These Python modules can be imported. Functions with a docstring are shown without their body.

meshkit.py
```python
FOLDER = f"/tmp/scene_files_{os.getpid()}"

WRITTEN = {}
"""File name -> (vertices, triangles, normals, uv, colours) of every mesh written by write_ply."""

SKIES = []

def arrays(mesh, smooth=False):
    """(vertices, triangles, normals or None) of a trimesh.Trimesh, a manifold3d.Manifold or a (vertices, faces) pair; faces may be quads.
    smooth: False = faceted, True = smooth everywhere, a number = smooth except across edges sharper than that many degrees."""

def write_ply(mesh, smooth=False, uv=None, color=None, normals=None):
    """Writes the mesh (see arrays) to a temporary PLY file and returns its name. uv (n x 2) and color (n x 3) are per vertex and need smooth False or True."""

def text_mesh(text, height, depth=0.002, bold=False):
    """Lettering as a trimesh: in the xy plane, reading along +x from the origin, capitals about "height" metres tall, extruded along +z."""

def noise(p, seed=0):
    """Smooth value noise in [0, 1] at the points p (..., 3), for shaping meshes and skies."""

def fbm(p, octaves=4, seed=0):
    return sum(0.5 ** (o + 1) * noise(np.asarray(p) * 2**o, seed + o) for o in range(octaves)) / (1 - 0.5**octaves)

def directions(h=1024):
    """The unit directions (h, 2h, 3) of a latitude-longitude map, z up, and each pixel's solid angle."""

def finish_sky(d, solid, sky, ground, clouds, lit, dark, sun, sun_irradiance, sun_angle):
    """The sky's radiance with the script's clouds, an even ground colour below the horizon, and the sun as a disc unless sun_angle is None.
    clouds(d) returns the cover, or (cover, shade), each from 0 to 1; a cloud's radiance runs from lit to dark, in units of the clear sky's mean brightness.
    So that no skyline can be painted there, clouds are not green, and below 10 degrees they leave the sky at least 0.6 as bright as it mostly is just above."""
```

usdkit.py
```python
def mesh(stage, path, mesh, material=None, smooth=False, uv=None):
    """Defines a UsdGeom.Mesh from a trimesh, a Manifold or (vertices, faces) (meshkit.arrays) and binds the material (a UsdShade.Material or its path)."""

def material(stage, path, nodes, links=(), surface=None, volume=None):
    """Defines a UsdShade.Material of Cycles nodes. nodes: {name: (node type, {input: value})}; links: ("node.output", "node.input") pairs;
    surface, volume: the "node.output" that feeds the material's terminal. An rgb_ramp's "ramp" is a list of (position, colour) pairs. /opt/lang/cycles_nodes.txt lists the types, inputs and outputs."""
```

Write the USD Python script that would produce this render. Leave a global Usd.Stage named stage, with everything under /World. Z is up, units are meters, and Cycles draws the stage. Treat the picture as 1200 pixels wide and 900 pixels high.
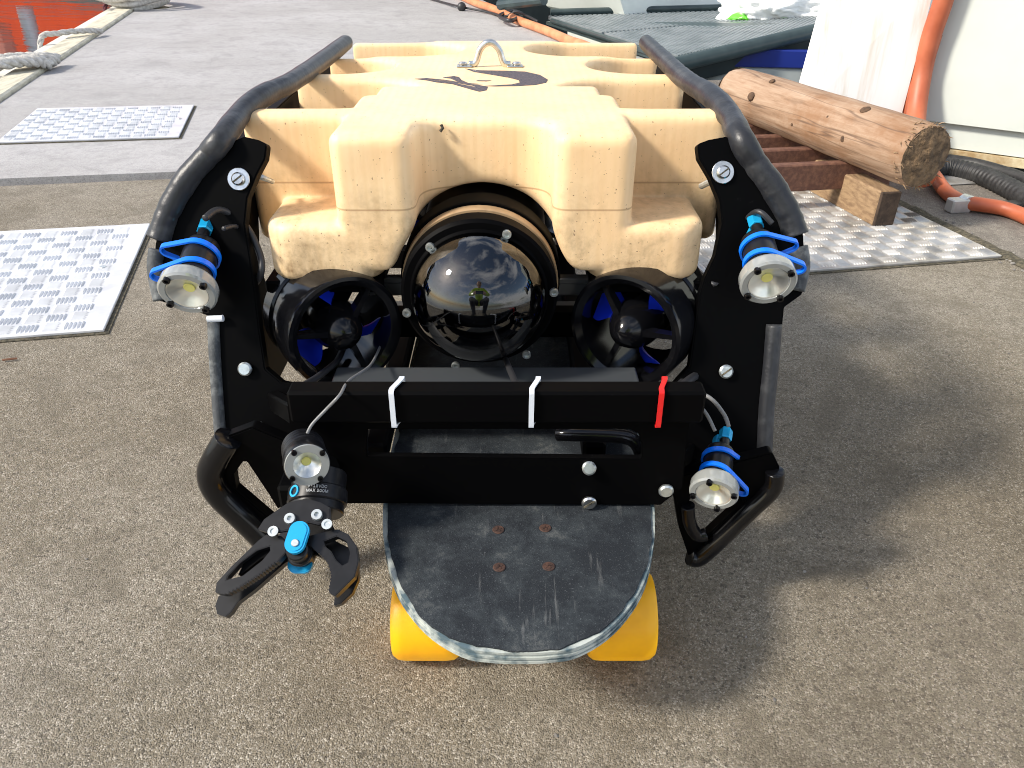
import math, random
import numpy as np, trimesh, manifold3d, usdkit, meshkit
from shapely.geometry import Polygon, LineString, Point, box as sbox
from shapely.ops import unary_union
from pxr import Usd, UsdGeom, UsdLux, UsdShade, Gf, Sdf

stage = Usd.Stage.CreateInMemory()
UsdGeom.SetStageUpAxis(stage, 'Z')
UsdGeom.Xform.Define(stage, '/World'); UsdGeom.Scope.Define(stage, '/World/Looks')
rnd = random.Random(7); nrnd = np.random.default_rng(7)

# ---------------------------------------------------------------- camera, sky, sun, exposure
EXPOSURE = 0.56
SKY_STRENGTH = 0.145
SUN_INTENSITY = 1.0
SUN = np.array([-1.16, -0.42, 1.0]); SUN /= np.linalg.norm(SUN)     # direction towards the sun
FPX, PITCH, CAM_H, ROLL = 930.0, math.radians(30.8), 0.59, math.radians(-1.4)
CAM = np.array([0, 0, CAM_H])
RY = np.array([[math.cos(ROLL), 0, math.sin(ROLL)], [0, 1, 0], [-math.sin(ROLL), 0, math.cos(ROLL)]])  # the vehicle stands with the same small lean as the camera
RIGHT, UP, FWD = np.array([1, 0, 0.]), np.array([0, math.sin(PITCH), math.cos(PITCH)]), np.array([0, math.cos(PITCH), -math.sin(PITCH)])
cam = UsdGeom.Camera.Define(stage, '/World/camera')
cam.CreateHorizontalApertureAttr(36.0); cam.CreateVerticalApertureAttr(27.0); cam.CreateFocalLengthAttr(36.0 * FPX / 1200)
cam.CreateClippingRangeAttr((0.02, 5000)); cam.CreateExposureAttr(EXPOSURE)
m4 = np.eye(4); m4[:3, 0], m4[:3, 1], m4[:3, 2], m4[:3, 3] = RY @ RIGHT, RY @ UP, RY @ -FWD, CAM
cam.AddTransformOp().Set(Gf.Matrix4d(*m4.T.ravel().tolist()))
usdkit.material(stage, '/World/Looks/sky_look', {
    's': ('sky_texture', {'sky_type': 'single_scattering', 'sun_disc': False, 'sun_elevation': math.asin(SUN[2]), 'sun_rotation': math.atan2(SUN[0], SUN[1]), 'aerosol_density': 1.6}),
    'tc': ('texture_coordinate', {}), 'mp': ('mapping', {'scale': (1.0, 1.0, 2.6)}),
    'n': ('noise_texture', {'scale': 1.7, 'detail': 7, 'roughness': 0.58, 'distortion': 0.4}),
    'r': ('rgb_ramp', {'ramp': [(0.0, (0, 0, 0)), (0.47, (0.02, 0.02, 0.02)), (0.62, (0.75, 0.75, 0.75)), (1, (1, 1, 1))]}),
    'm': ('mix_color', {'b': (9.0, 9.0, 9.2)}), 'b': ('background_shader', {'strength': SKY_STRENGTH})},
    [('tc.generated', 'mp.vector'), ('mp.vector', 'n.vector'), ('n.fac', 'r.fac'), ('r.color', 'm.fac'), ('s.color', 'm.a'), ('m.result', 'b.color')], surface='b.background')
dome = UsdLux.DomeLight.Define(stage, '/World/sky')
UsdShade.MaterialBindingAPI.Apply(dome.GetPrim()).Bind(UsdShade.Material.Get(stage, '/World/Looks/sky_look'))
dome.GetPrim().SetCustomDataByKey('kind', 'structure')
sun = UsdLux.DistantLight.Define(stage, '/World/sun')
sun.CreateNormalizeAttr(True); sun.CreateIntensityAttr(SUN_INTENSITY); sun.CreateAngleAttr(8); sun.CreateColorAttr(Gf.Vec3f(1.0, 0.93, 0.82))
zx = np.cross([0, 1, 0], SUN); zx /= np.linalg.norm(zx); zy = np.cross(SUN, zx)
sm = np.eye(4); sm[:3, 0], sm[:3, 1], sm[:3, 2] = zx, zy, SUN
sun.AddTransformOp().Set(Gf.Matrix4d(*sm.T.ravel().tolist()))

# ---------------------------------------------------------------- helpers: measuring
def ray(px, py):
    return RIGHT * (px - 600) / FPX - UP * (py - 450) / FPX + FWD
def PY(px, py, y):            # point of a sight line on the plane y (vehicle frame)
    r = ray(px, py); return CAM + r * (y / r[1])
def PZ(px, py, z):
    r = ray(px, py); return CAM + r * ((z - CAM_H) / r[2])
def PL(px, py, p0, n):
    r = ray(px, py); n = np.asarray(n, float); return CAM + r * (((np.asarray(p0) - CAM) @ n) / (r @ n))
def WZ(px, py, z=0.0):        # same, world frame
    r = RY @ ray(px, py); return CAM + r * ((z - CAM_H) / r[2])
def WY(px, py, y):
    r = RY @ ray(px, py); return CAM + r * (y / r[1])
TH = math.radians(13.5)
DU, DV = np.array([math.cos(TH), math.sin(TH), 0]), np.array([-math.sin(TH), math.cos(TH), 0])
def dk(u, v, z=0.0):
    return DU * u + DV * v + np.array([0, 0, z])
DOCK = np.eye(4); DOCK[:3, 0], DOCK[:3, 1] = DU, DV

# ---------------------------------------------------------------- helpers: prims
ORIGIN, USED = {}, {}
def numbered(parent, name):
    k = (parent, name); n = USED.get(k, -1) + 1; USED[k] = n
    return f'{parent}/{name}' if n == 0 else f'{parent}/{name}_{n:03d}'
def tag(p, label=None, cat=None, group=None, kind=None):
    p = p.GetPrim() if hasattr(p, 'GetPrim') else p
    for k, v in (('label', label), ('category', cat), ('group', group), ('kind', kind)):
        if v: p.SetCustomDataByKey(k, v)
    return p
def thing(name, label, cat, base, frame=None, group=None):
    path = numbered('/World', name); x = UsdGeom.Xform.Define(stage, path)
    base = np.asarray(base, float); ORIGIN[path] = base
    t = np.eye(4)
    if frame is None: t[:3, 3] = base
    else: t[:3, :3] = frame; t[:3, 3] = CAM + frame @ (base - CAM)
    x.AddTransformOp().Set(Gf.Matrix4d(*t.T.ravel().tolist()))
    tag(x, label, cat, group)
    return path
def obj(name, mesh, mat, parent='/World', smooth=35, label=None, kind=None):
    path = numbered(parent, name); o = ORIGIN.get(parent)
    if isinstance(mesh, list): mesh = trimesh.util.concatenate([tm(m) for m in mesh])
    mesh = tm(mesh)
    if o is not None: mesh = trimesh.Trimesh(mesh.vertices - o, mesh.faces, process=False)
    usdkit.mesh(stage, path, mesh, LOOK[mat], smooth=smooth)
    if o is not None: ORIGIN[path] = o
    tag(stage.GetPrimAtPath(path), label, kind=kind)
    return path
def struct(name, mesh, mat, smooth=False):
    p = obj(name, mesh, mat, smooth=smooth); tag(stage.GetPrimAtPath(p), kind='structure'); return p
def tm(m):
    if hasattr(m, 'to_mesh'):
        q = m.to_mesh(); return trimesh.Trimesh(q.vert_properties[:, :3], q.tri_verts, process=False)
    if isinstance(m, tuple): return trimesh.Trimesh(m[0], m[1], process=False)
    return m

# ---------------------------------------------------------------- helpers: shapes
def unit(a): a = np.asarray(a, float); return a / np.linalg.norm(a)
def frame_z(z, up=(0, 0, 1)):
    z = unit(z); x = np.cross(up, z)
    if np.linalg.norm(x) < 1e-4: x = np.cross((0, 1, 0), z)
    x = unit(x); return np.stack([x, np.cross(z, x), z], 1)
def place(mesh, R=None, t=(0, 0, 0)):
    mesh = tm(mesh).copy(); v = np.asarray(mesh.vertices)
    if R is not None: v = v @ np.asarray(R).T
    mesh.vertices = v + np.asarray(t); return mesh
def bx(size, center=(0, 0, 0), ch=0.0, R=None):
    s = np.asarray(size, float) / 2
    if ch <= 0: m = trimesh.creation.box(2 * s)
    else:
        ch = min(ch, s.min() * 0.9); pts = []
        for sx in (-1, 1):
            for sy in (-1, 1):
                for sz in (-1, 1):
                    for k in range(3):
                        d = s - ch; d[k] = s[k]; pts.append(np.array([sx, sy, sz]) * d)
        m = trimesh.convex.convex_hull(np.array(pts))
    return place(m, R, center)
def lathe(profile, n=40, R=None, t=(0, 0, 0)):
    """profile: (r, z) going round; closed ring if first == last"""
    p = np.asarray(profile, float); a = np.linspace(0, 2 * np.pi, n, endpoint=False); k = len(p)
    v = np.stack([p[:, None, 0] * np.cos(a), p[:, None, 0] * np.sin(a), np.repeat(p[:, 1:], n, 1)], -1).reshape(-1, 3)
    f = []
    for i in range(k - 1):
        for j in range(n):
            a0, a1, b0, b1 = i * n + j, i * n + (j + 1) % n, (i + 1) * n + j, (i + 1) * n + (j + 1) % n
            if p[i, 0] > 1e-9: f.append((a0, a1, b1))
            if p[i + 1, 0] > 1e-9: f.append((a0, b1, b0))
    m = trimesh.Trimesh(v, np.array(f), process=False); m.merge_vertices(); 
    if m.volume < 0: m.invert()
    return place(m, R, t)
def cyl(r, h, n=32, R=None, t=(0, 0, 0), ch=0.0):     # along +z from 0 to h
    ch = min(ch, r * .5, h * .45)
    pr = [(0, 0), (r - ch, 0), (r, ch), (r, h - ch), (r - ch, h), (0, h)] if ch > 0 else [(0, 0), (r, 0), (r, h), (0, h)]
    return lathe(pr, n, R, t)
def bar(p, q, r, n=16, ch=0.0):
    p, q = np.asarray(p, float), np.asarray(q, float)
    return cyl(r, np.linalg.norm(q - p), n, frame_z(q - p), p, ch)
def spline(pts, n=8, closed=False):
    p = np.asarray(pts, float); out = []; k = len(p)
    for i in range(k if closed else k - 1):
        g = (lambda j: p[j % k]) if closed else (lambda j: p[min(max(j, 0), k - 1)])
        a, b, c, d = g(i - 1), g(i), g(i + 1), g(i + 2)
        for t in np.linspace(0, 1, n, endpoint=False):
            out.append(.5 * (2 * b + (c - a) * t + (2 * a - 5 * b + 4 * c - d) * t * t + (3 * b - a - 3 * c + d) * t ** 3))
    if not closed: out.append(p[-1])
    return np.array(out)
def tube(path, r, n=12, closed=False, flat=None):
    """round tube; flat=(w, h, normals) gives a strap"""
    p = np.asarray(path, float); k = len(p); r = np.broadcast_to(np.asarray(r, float), (k,))
    t = np.roll(p, -1, 0) - np.roll(p, 1, 0)
    if not closed: t[0], t[-1] = p[1] - p[0], p[-1] - p[-2]
    t /= np.linalg.norm(t, axis=1, keepdims=True)
    nrm = np.cross(t[0], (0.3, 0.2, 0.93)); nrm /= np.linalg.norm(nrm); ns = []
    for i in range(k):
        nrm = nrm - t[i] * (nrm @ t[i]); nrm /= np.linalg.norm(nrm); ns.append(nrm)
    ns = np.array(ns); bs = np.cross(t, ns); a = np.linspace(0, 2 * np.pi, n, endpoint=False)
    v = (p[:, None] + r[:, None, None] * (np.cos(a)[None, :, None] * ns[:, None] + np.sin(a)[None, :, None] * bs[:, None])).reshape(-1, 3)
    f = []
    for i in range(k if closed else k - 1):
        for j in range(n):
            a0, a1 = i * n + j, i * n + (j + 1) % n; b0, b1 = ((i + 1) % k) * n + j, ((i + 1) % k) * n + (j + 1) % n
            f += [(a0, a1, b1), (a0, b1, b0)]
    if not closed:
        v = np.vstack([v, p[:1], p[-1:]])
        for j in range(n):
            f += [(k * n, (j + 1) % n, j), (k * n + 1, (k - 1) * n + j, (k - 1) * n + (j + 1) % n)]
    m = trimesh.Trimesh(v, np.array(f), process=False)
    if m.volume < 0: m.invert()
    return m
def strap(loop, axis, w, th):
    """flat closed band: loop of points, band width w along axis, thickness th outwards"""
    p = np.asarray(loop, float); ax = unit(axis); k = len(p); c = p.mean(0)
    t = np.roll(p, -1, 0) - np.roll(p, 1, 0); o = np.cross(t, ax); o /= np.linalg.norm(o, axis=1, keepdims=True)
    if ((p - c) * o).sum() < 0: o = -o
    ring = [p - ax * w / 2, p + ax * w / 2, p + ax * w / 2 + o * th, p - ax * w / 2 + o * th]
    v = np.stack(ring, 1).reshape(-1, 3); f = []
    for i in range(k):
        for j in range(4):
            a0, a1, b0, b1 = i * 4 + j, i * 4 + (j + 1) % 4, ((i + 1) % k) * 4 + j, ((i + 1) % k) * 4 + (j + 1) % 4
            f += [(a0, a1, b1), (a0, b1, b0)]
    m = trimesh.Trimesh(v, np.array(f), process=False)
    if m.volume < 0: m.invert()
    return m
def prism(poly, h, R=None, t=(0, 0, 0), ch=0.0):     # shapely polygon extruded along +z
    poly = poly.buffer(0)
    geoms = list(getattr(poly, 'geoms', [poly]))
    if ch > 0:
        out = []
        for g in geoms:
            inner = g.buffer(-ch, join_style=2)
            m = manifold3d.Manifold
            cs = lambda q: manifold3d.CrossSection([np.asarray(r.coords)[:-1].tolist() for q_ in getattr(q, 'geoms', [q]) for r in (q_.exterior, *q_.interiors)], manifold3d.FillRule.EvenOdd)
            full = m.extrude(cs(g), h - ch).translate((0, 0, ch / 2)); slim = m.extrude(cs(inner), h)
            out.append(tm(full + slim))
        return place(trimesh.util.concatenate(out), R, t)
    return place(trimesh.util.concatenate([trimesh.creation.extrude_polygon(g, h, engine='earcut') for g in geoms]), R, t)
def to_plane(pts, p0, ex, ey):
    d = np.asarray(pts) - p0; return np.stack([d @ ex, d @ ey], 1)
def smooth_poly(pts, r):
    p = Polygon(pts).buffer(0); return p.buffer(-r).buffer(2 * r).buffer(-r)
def surface_nets(f, origin, step):
    """isosurface 0 of the grid f"""
    s = f < 0; n = np.array(f.shape) - 1
    acc = np.zeros((*n, 3)); cnt = np.zeros(n)
    idx = np.stack(np.meshgrid(*[np.arange(q) for q in n], indexing='ij'), -1)
    corners = [(a, b, c) for a in (0, 1) for b in (0, 1) for c in (0, 1)]
    sl = lambda o: tuple(slice(o[i], o[i] + n[i]) for i in range(3))
    for a in corners:
        for ax in range(3):
            if a[ax]: continue
            b = list(a); b[ax] = 1
            fa, fb = f[sl(a)], f[sl(b)]; cross = (fa < 0) != (fb < 0)
            t = np.where(cross, fa / np.where(fa == fb, 1, fa - fb), 0)
            for k in range(3): acc[..., k] += np.where(cross, a[k] + (t if k == ax else 0), 0)
            cnt += cross
    act = cnt > 0; ids = -np.ones(n, int); ids[act] = np.arange(act.sum())
    v = (idx[act] + acc[act] / cnt[act][:, None]) * step + origin
    faces = []
    for ax in range(3):
        b, c = (ax + 1) % 3, (ax + 2) % 3
        lo = [slice(1, -1)] * 3; lo[ax] = slice(0, -1); hi = [slice(1, -1)] * 3; hi[ax] = slice(1, None)
        s0, s1 = s[tuple(lo)], s[tuple(hi)]
        e = np.argwhere(s0 != s1); 
        if not len(e): continue
        flip = s0[tuple(e.T)]
        e = e + np.array([0 if k == ax else 1 for k in range(3)])
        def cell(db, dc):
            q = e.copy(); q[:, b] += db; q[:, c] += dc; return ids[tuple(q.T)]
        q = np.stack([cell(-1, -1), cell(0, -1), cell(0, 0), cell(-1, 0)], 1)
        q[~flip] = q[~flip][:, ::-1]; faces.append(q)
    q = np.vstack(faces)
    return trimesh.Trimesh(v, np.vstack([q[:, [0, 1, 2]], q[:, [0, 2, 3]]]), process=False)

# ---------------------------------------------------------------- materials
LOOK = {}
def mat(name, col, rough=.5, col2=None, scale=20, lo=.4, hi=.65, detail=4, bump=0, bscale=200, bdist=.001, stretch=(1, 1, 1), bstretch=(1, 1, 1), rough2=None, extra=None, **kw):
    n = {'tc': ('texture_coordinate', {}), 'p': ('principled_bsdf', {'base_color': col, 'roughness': rough, **kw})}; l = []
    if col2 is not None:
        n['mp'] = ('mapping', {'scale': stretch}); n['n'] = ('noise_texture', {'scale': scale, 'detail': detail, 'roughness': .6})
        n['r'] = ('rgb_ramp', {'ramp': [(0, col), (lo, col), (hi, col2), (1, col2)]})
        l += [('tc.object', 'mp.vector'), ('mp.vector', 'n.vector'), ('n.fac', 'r.fac'), ('r.color', 'p.base_color')]
        if rough2 is not None:
            n['rr'] = ('rgb_ramp', {'ramp': [(0, (rough,) * 3), (lo, (rough,) * 3), (hi, (rough2,) * 3), (1, (rough2,) * 3)]}); l += [('n.fac', 'rr.fac'), ('rr.color', 'p.roughness')]
    if bump:
        n['bm'] = ('mapping', {'scale': bstretch}); n['bn'] = ('noise_texture', {'scale': bscale, 'detail': 4, 'roughness': .6}); n['b'] = ('bump', {'strength': bump, 'distance': bdist})
        l += [('tc.object', 'bm.vector'), ('bm.vector', 'bn.vector'), ('bn.fac', 'b.height'), ('b.normal', 'p.normal')]
    LOOK[name] = usdkit.material(stage, '/World/Looks/' + name, n, l, surface='p.BSDF')

def ramp_mix(n, l, key, src, base, colour, stops):
    """stack one masked colour on another: returns the new colour output"""
    n[key + 'r'] = ('rgb_ramp', {'ramp': [(a, (b, b, b)) for a, b in stops]}); n[key] = ('mix_color', {'b': colour})
    l += [(src, key + 'r.fac'), (key + 'r.color', key + '.fac'), (base, key + '.a')]
    return key + '.result'

# concrete: worn dock concrete with exposed grains
def concrete(name, a, b, grain=1.0, seed=0.0, painted_shade=None):
    n = {'tc': ('texture_coordinate', {}), 'p': ('principled_bsdf', {'roughness': .8, 'specular_ior_level': .4}),
         'mp': ('mapping', {'location': (seed, seed * .7, 0)}),
         'n1': ('noise_texture', {'scale': 1.7, 'detail': 6, 'roughness': .62}), 'r1': ('rgb_ramp', {'ramp': [(0, a), (.42, a), (.64, b), (1, b)]}),
         'vo': ('voronoi_texture', {'scale': 700, 'randomness': 1}), 'vs': ('separate_color', {}), 'v2': ('voronoi_texture', {'scale': 330, 'randomness': 1}), 'vs2': ('separate_color', {}),
         'n3': ('noise_texture', {'scale': 9, 'detail': 5, 'roughness': .7, 'distortion': .5}), 'n4': ('noise_texture', {'scale': 38, 'detail': 4, 'roughness': .65}), 'n2': ('noise_texture', {'scale': 700, 'detail': 2, 'roughness': .6}),
         'bsum': ('math', {'math_type': 'multiply_add', 'value2': -.7}), 'b': ('bump', {'strength': .75 * grain, 'distance': .0022})}
    l = [('tc.object', 'mp.vector')] + [('mp.vector', k + '.vector') for k in ('n1', 'n2', 'n3', 'vo', 'v2', 'n4')] + [('n1.fac', 'r1.fac'), ('vo.color', 'vs.color'), ('v2.color', 'vs2.color')]
    c = 'r1.color'
    c = ramp_mix(n, l, 'm1', 'vs.r', c, tuple(.25 * x for x in a), [(0, .62 * grain), (.22, .38 * grain), (.5, 0), (1, 0)])
    c = ramp_mix(n, l, 'm2', 'vs.g', c, (.60, .55, .47), [(0, 0), (.62, 0), (.9, .32 * grain), (1, .6 * grain)])
    c = ramp_mix(n, l, 'm4', 'vs2.r', c, tuple(.12 * x for x in a), [(0, .5 * grain), (.08, .35 * grain), (.11, 0), (1, 0)])
    c = ramp_mix(n, l, 'm3', 'n3.fac', c, tuple(.62 * x for x in a), [(0, .55), (.38, .38), (.5, 0), (1, 0)])
    c = ramp_mix(n, l, 'm5', 'n4.fac', c, tuple(.7 * x for x in a), [(0, .5), (.36, .4), (.5, 0), (1, 0)])
    if painted_shade:      # soft ground shade beside the robot, painted into the colour as a ragged ellipse
        n.update({'ds': ('mapping', {'location': (-painted_shade[0] / painted_shade[2], -painted_shade[1] / painted_shade[3], 0), 'scale': (1 / painted_shade[2], 1 / painted_shade[3], 0)}), 'dl': ('vector_math', {'math_type': 'length'}), 'da': ('math', {'math_type': 'multiply_add', 'value2': .55})})
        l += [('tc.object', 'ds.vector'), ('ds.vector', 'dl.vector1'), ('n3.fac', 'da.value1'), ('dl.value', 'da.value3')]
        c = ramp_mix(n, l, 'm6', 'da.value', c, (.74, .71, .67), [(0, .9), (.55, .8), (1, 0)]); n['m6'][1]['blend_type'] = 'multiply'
    l += [(c, 'p.base_color'), ('vo.distance', 'bsum.value1'), ('n2.fac', 'bsum.value3'), ('bsum.value', 'b.height'), ('b.normal', 'p.normal')]
    LOOK[name] = usdkit.material(stage, '/World/Looks/' + name, n, l, surface='p.BSDF')
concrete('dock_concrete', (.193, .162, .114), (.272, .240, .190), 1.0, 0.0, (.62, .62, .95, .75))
concrete('far_concrete', (.36, .35, .345), (.43, .42, .42), .6, 3.1)
concrete('strip_concrete', (.15, .13, .11), (.22, .20, .17), .8, 5.2)
mat('gutter', (.10, .09, .07), .9, (.22, .20, .15), 60, bump=.8, bscale=180, bdist=.004)
mat('dirt', (.05, .045, .03), .95, (.14, .12, .08), 120, bump=1, bscale=300, bdist=.004)
mat('grit', (.12, .11, .10), .9, (.3, .28, .25), 40)
mat('aluminium', (.64, .65, .67), .42, (.50, .51, .53), 14, metallic=.2, bump=.15, bscale=90, bdist=.0006)
mat('aluminium_dirty', (.50, .49, .47), .42, (.25, .23, .20), 11, .45, .72, metallic=.5, bump=.2, bscale=90, bdist=.0006)
mat('steel', (.70, .70, .68), .25, (.5, .49, .46), 150, metallic=1.0)
mat('zinc', (.62, .66, .64), .32, (.45, .47, .46), 120, metallic=.9)
mat('rust', (.025, .012, .009), .8, (.07, .032, .02), 200)
mat('black_plastic', (.0012, .0012, .0014), .5, (.010, .010, .010), 340, .68, .78, specular_ior_level=.04)
mat('black_satin', (.003, .003, .0035), .3, specular_ior_level=.45)
mat('black_gloss', (.0025, .0025, .003), .13, specular_ior_level=.35)
mat('black_anodised', (.003, .003, .0035), .33, (.008, .008, .009), 60, specular_ior_level=.35)
mat('bumper_rubber', (.016, .017, .02), .40, (.045, .047, .05), 45, .48, .75, bump=.35, bscale=70, bdist=.0025, specular_ior_level=.38)
mat('worn_rubber', (.04, .045, .05), .6, (.16, .17, .17), 90, .45, .7, bump=.4, bscale=120, bdist=.002)
mat('brown_band', (.36, .24, .13), .4, (.26, .17, .09), 60)
mat('blue_anodised', (.0, .22, .62), .25, metallic=.35, coat_weight=.4)
mat('cyan_anodised', (.01, .33, .62), .28, metallic=.3)
mat('blue_tie', (.0, .16, .85), .35)
mat('blue_propeller', (.008, .03, .55), .3)
mat('white_tie', (.62, .66, .72), .4)
mat('red_tie', (.62, .012, .012), .35)
mat('clear_acrylic', (.24, .25, .24), .12, coat_weight=.6, specular_ior_level=.7)
mat('reflector', (.80, .80, .74), .28, metallic=.85)
mat('led_chip', (.80, .74, .22), .4)
mat('cable_rubber', (.02, .02, .022), .45)
mat('grey_plate', (.045, .05, .055), .35)
mat('gunmetal', (.10, .105, .11), .3, metallic=.7)
mat('cable_grey', (.16, .16, .16), .4)
mat('white_print', (.45, .46, .47), .6)
mat('yellow_wheel', (1.0, .465, .002), .42, (.92, .41, .003), 30, subsurface_weight=.1, subsurface_scale=.01, subsurface_radius=(1, .5, .1), bump=.1, bscale=70, bdist=.001)
mat('deck_rim', (.40, .43, .40), .75, (.07, .11, .13), 42, .44, .60, bump=.4, bscale=160, bdist=.001)
mat('deck_under', (.25, .17, .09), .6)
mat('pallet_wood', (.095, .04, .026), .7, (.16, .075, .045), 30, stretch=(3, 3, 3), bump=.3, bscale=60, bdist=.002, bstretch=(2, 12, 12))
mat('beam_wood', (.30, .20, .11), .75, (.18, .11, .06), 22, stretch=(6, 1, 6), bump=.3, bscale=50, bdist=.002, bstretch=(10, 1, 10))
mat('beam_end', (.035, .022, .014), .9, (.07, .045, .03), 60, bump=.5, bscale=140, bdist=.003)
mat('knot', (.10, .055, .028), .85, (.05, .028, .016), 120, bump=.6, bscale=160, bdist=.003)
mat('log_end', (.20, .13, .07), .95, (.07, .045, .025), 45, .38, .6, bump=1, bscale=110, bdist=.008)
mat('orange_hose', (.43, .115, .05), .5, (.33, .075, .03), 9, bump=.1, bscale=40, bdist=.002)
mat('orange_cable', (.62, .25, .12), .5, (.45, .16, .07), 12)
mat('black_hose', (.012, .012, .013), .55, (.03, .03, .03), 60)
mat('pale_hull', (.60, .63, .58), .42, (.54, .57, .52), 3, bump=.12, bscale=9, bdist=.006)
mat('pale_deck', (.66, .68, .70), .5, (.56, .58, .60), 4)
mat('rust_edge', (.55, .47, .30), .7, (.33, .22, .10), 25)
mat('dark_hull', (.012, .02, .022), .5, (.025, .035, .035), 8)
mat('blue_hull', (.010, .025, .20), .4)
mat('grey_hull', (.40, .43, .42), .45, (.34, .37, .36), 5)
mat('ramp_metal', (.24, .27, .285), .42, (.16, .19, .20), 10, metallic=.3)
mat('ramp_tube', (.025, .04, .042), .35, (.04, .06, .06), 12)
mat('red_hull', (.50, .05, .004), .9, (.38, .028, .003), 1.5, specular_ior_level=.05)
mat('pink_hull', (.80, .25, .17), .5)
mat('pole_white', (.75, .76, .78), .5)
mat('timber_pale', (.56, .52, .40), .8, (.36, .33, .25), 7, .42, .66, stretch=(7, 1, 7), bump=.4, bscale=30, bdist=.003, bstretch=(9, 1, 9))
mat('timber_outer', (.62, .60, .54), .8, (.48, .46, .40), 9, stretch=(7, 1, 7))
mat('rope', (.52, .50, .46), .9, (.34, .32, .29), 60, bump=.9, bscale=110, bdist=.004)
mat('rope_red', (.12, .03, .04), .9, (.07, .02, .025), 80, bump=.6, bscale=120, bdist=.003)
mat('emblem_ink', (.030, .026, .034), .6, (.14, .10, .10), 420, .46, .62)
mat('twig', (.14, .06, .03), .8)

# foam: cream syntactic foam with tool streaks, grime, specks and a glue seam
n = {'tc': ('texture_coordinate', {}), 'p': ('principled_bsdf', {'roughness': .55, 'subsurface_weight': .0, 'specular_ior_level': .35}),
     'n1': ('noise_texture', {'scale': 7, 'detail': 5, 'roughness': .6}), 'r1': ('rgb_ramp', {'ramp': [(0, (.83, .59, .335)), (.4, (.81, .555, .305)), (.62, (.85, .63, .37)), (1, (.86, .66, .40))]}),
     'ms': ('mapping', {'scale': (1, 1, .06)}), 'st': ('noise_texture', {'scale': 85, 'detail': 3, 'roughness': .6}),
     'n2': ('noise_texture', {'scale': 14, 'detail': 7, 'roughness': .72, 'distortion': .3}), 'n3': ('noise_texture', {'scale': 420, 'detail': 1}), 'n4': ('noise_texture', {'scale': 150, 'detail': 2}),
     'sx': ('separate_xyz', {}), 'ab': ('math', {'math_type': 'subtract', 'value2': .222}), 'aa': ('math', {'math_type': 'absolute'}), 'dv': ('math', {'math_type': 'multiply', 'value2': 200}),
     'lo': ('map_range', {'from_min': .165, 'from_max': .262, 'to_min': .75, 'to_max': .0, 'clamp': True}), 'gm': ('math', {'math_type': 'multiply'}), 'gm2': ('math', {'math_type': 'multiply'}),
     'b': ('bump', {'strength': .25, 'distance': .0008}), 'bs': ('math', {'math_type': 'multiply_add', 'value2': .8})}
l = [('tc.object', k + '.vector') for k in ('n1', 'n2', 'n3', 'n4', 'ms', 'sx')] + [('ms.vector', 'st.vector'), ('n1.fac', 'r1.fac'), ('sx.z', 'ab.value1'), ('ab.value', 'aa.value1'), ('aa.value', 'dv.value1'), ('sx.z', 'lo.value'),
     ('st.fac', 'bs.value1'), ('n4.fac', 'bs.value3'), ('bs.value', 'b.height'), ('b.normal', 'p.normal')]
n['wv'] = ('wave_texture', {'scale': 32, 'distortion': 2.2, 'detail': 2, 'detail_scale': 1.5}); l += [('ms.vector', 'wv.vector')]
c = ramp_mix(n, l, 'k1', 'st.fac', 'r1.color', (.55, .32, .14), [(0, .2), (.36, .13), (.5, 0), (1, 0)])
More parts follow.
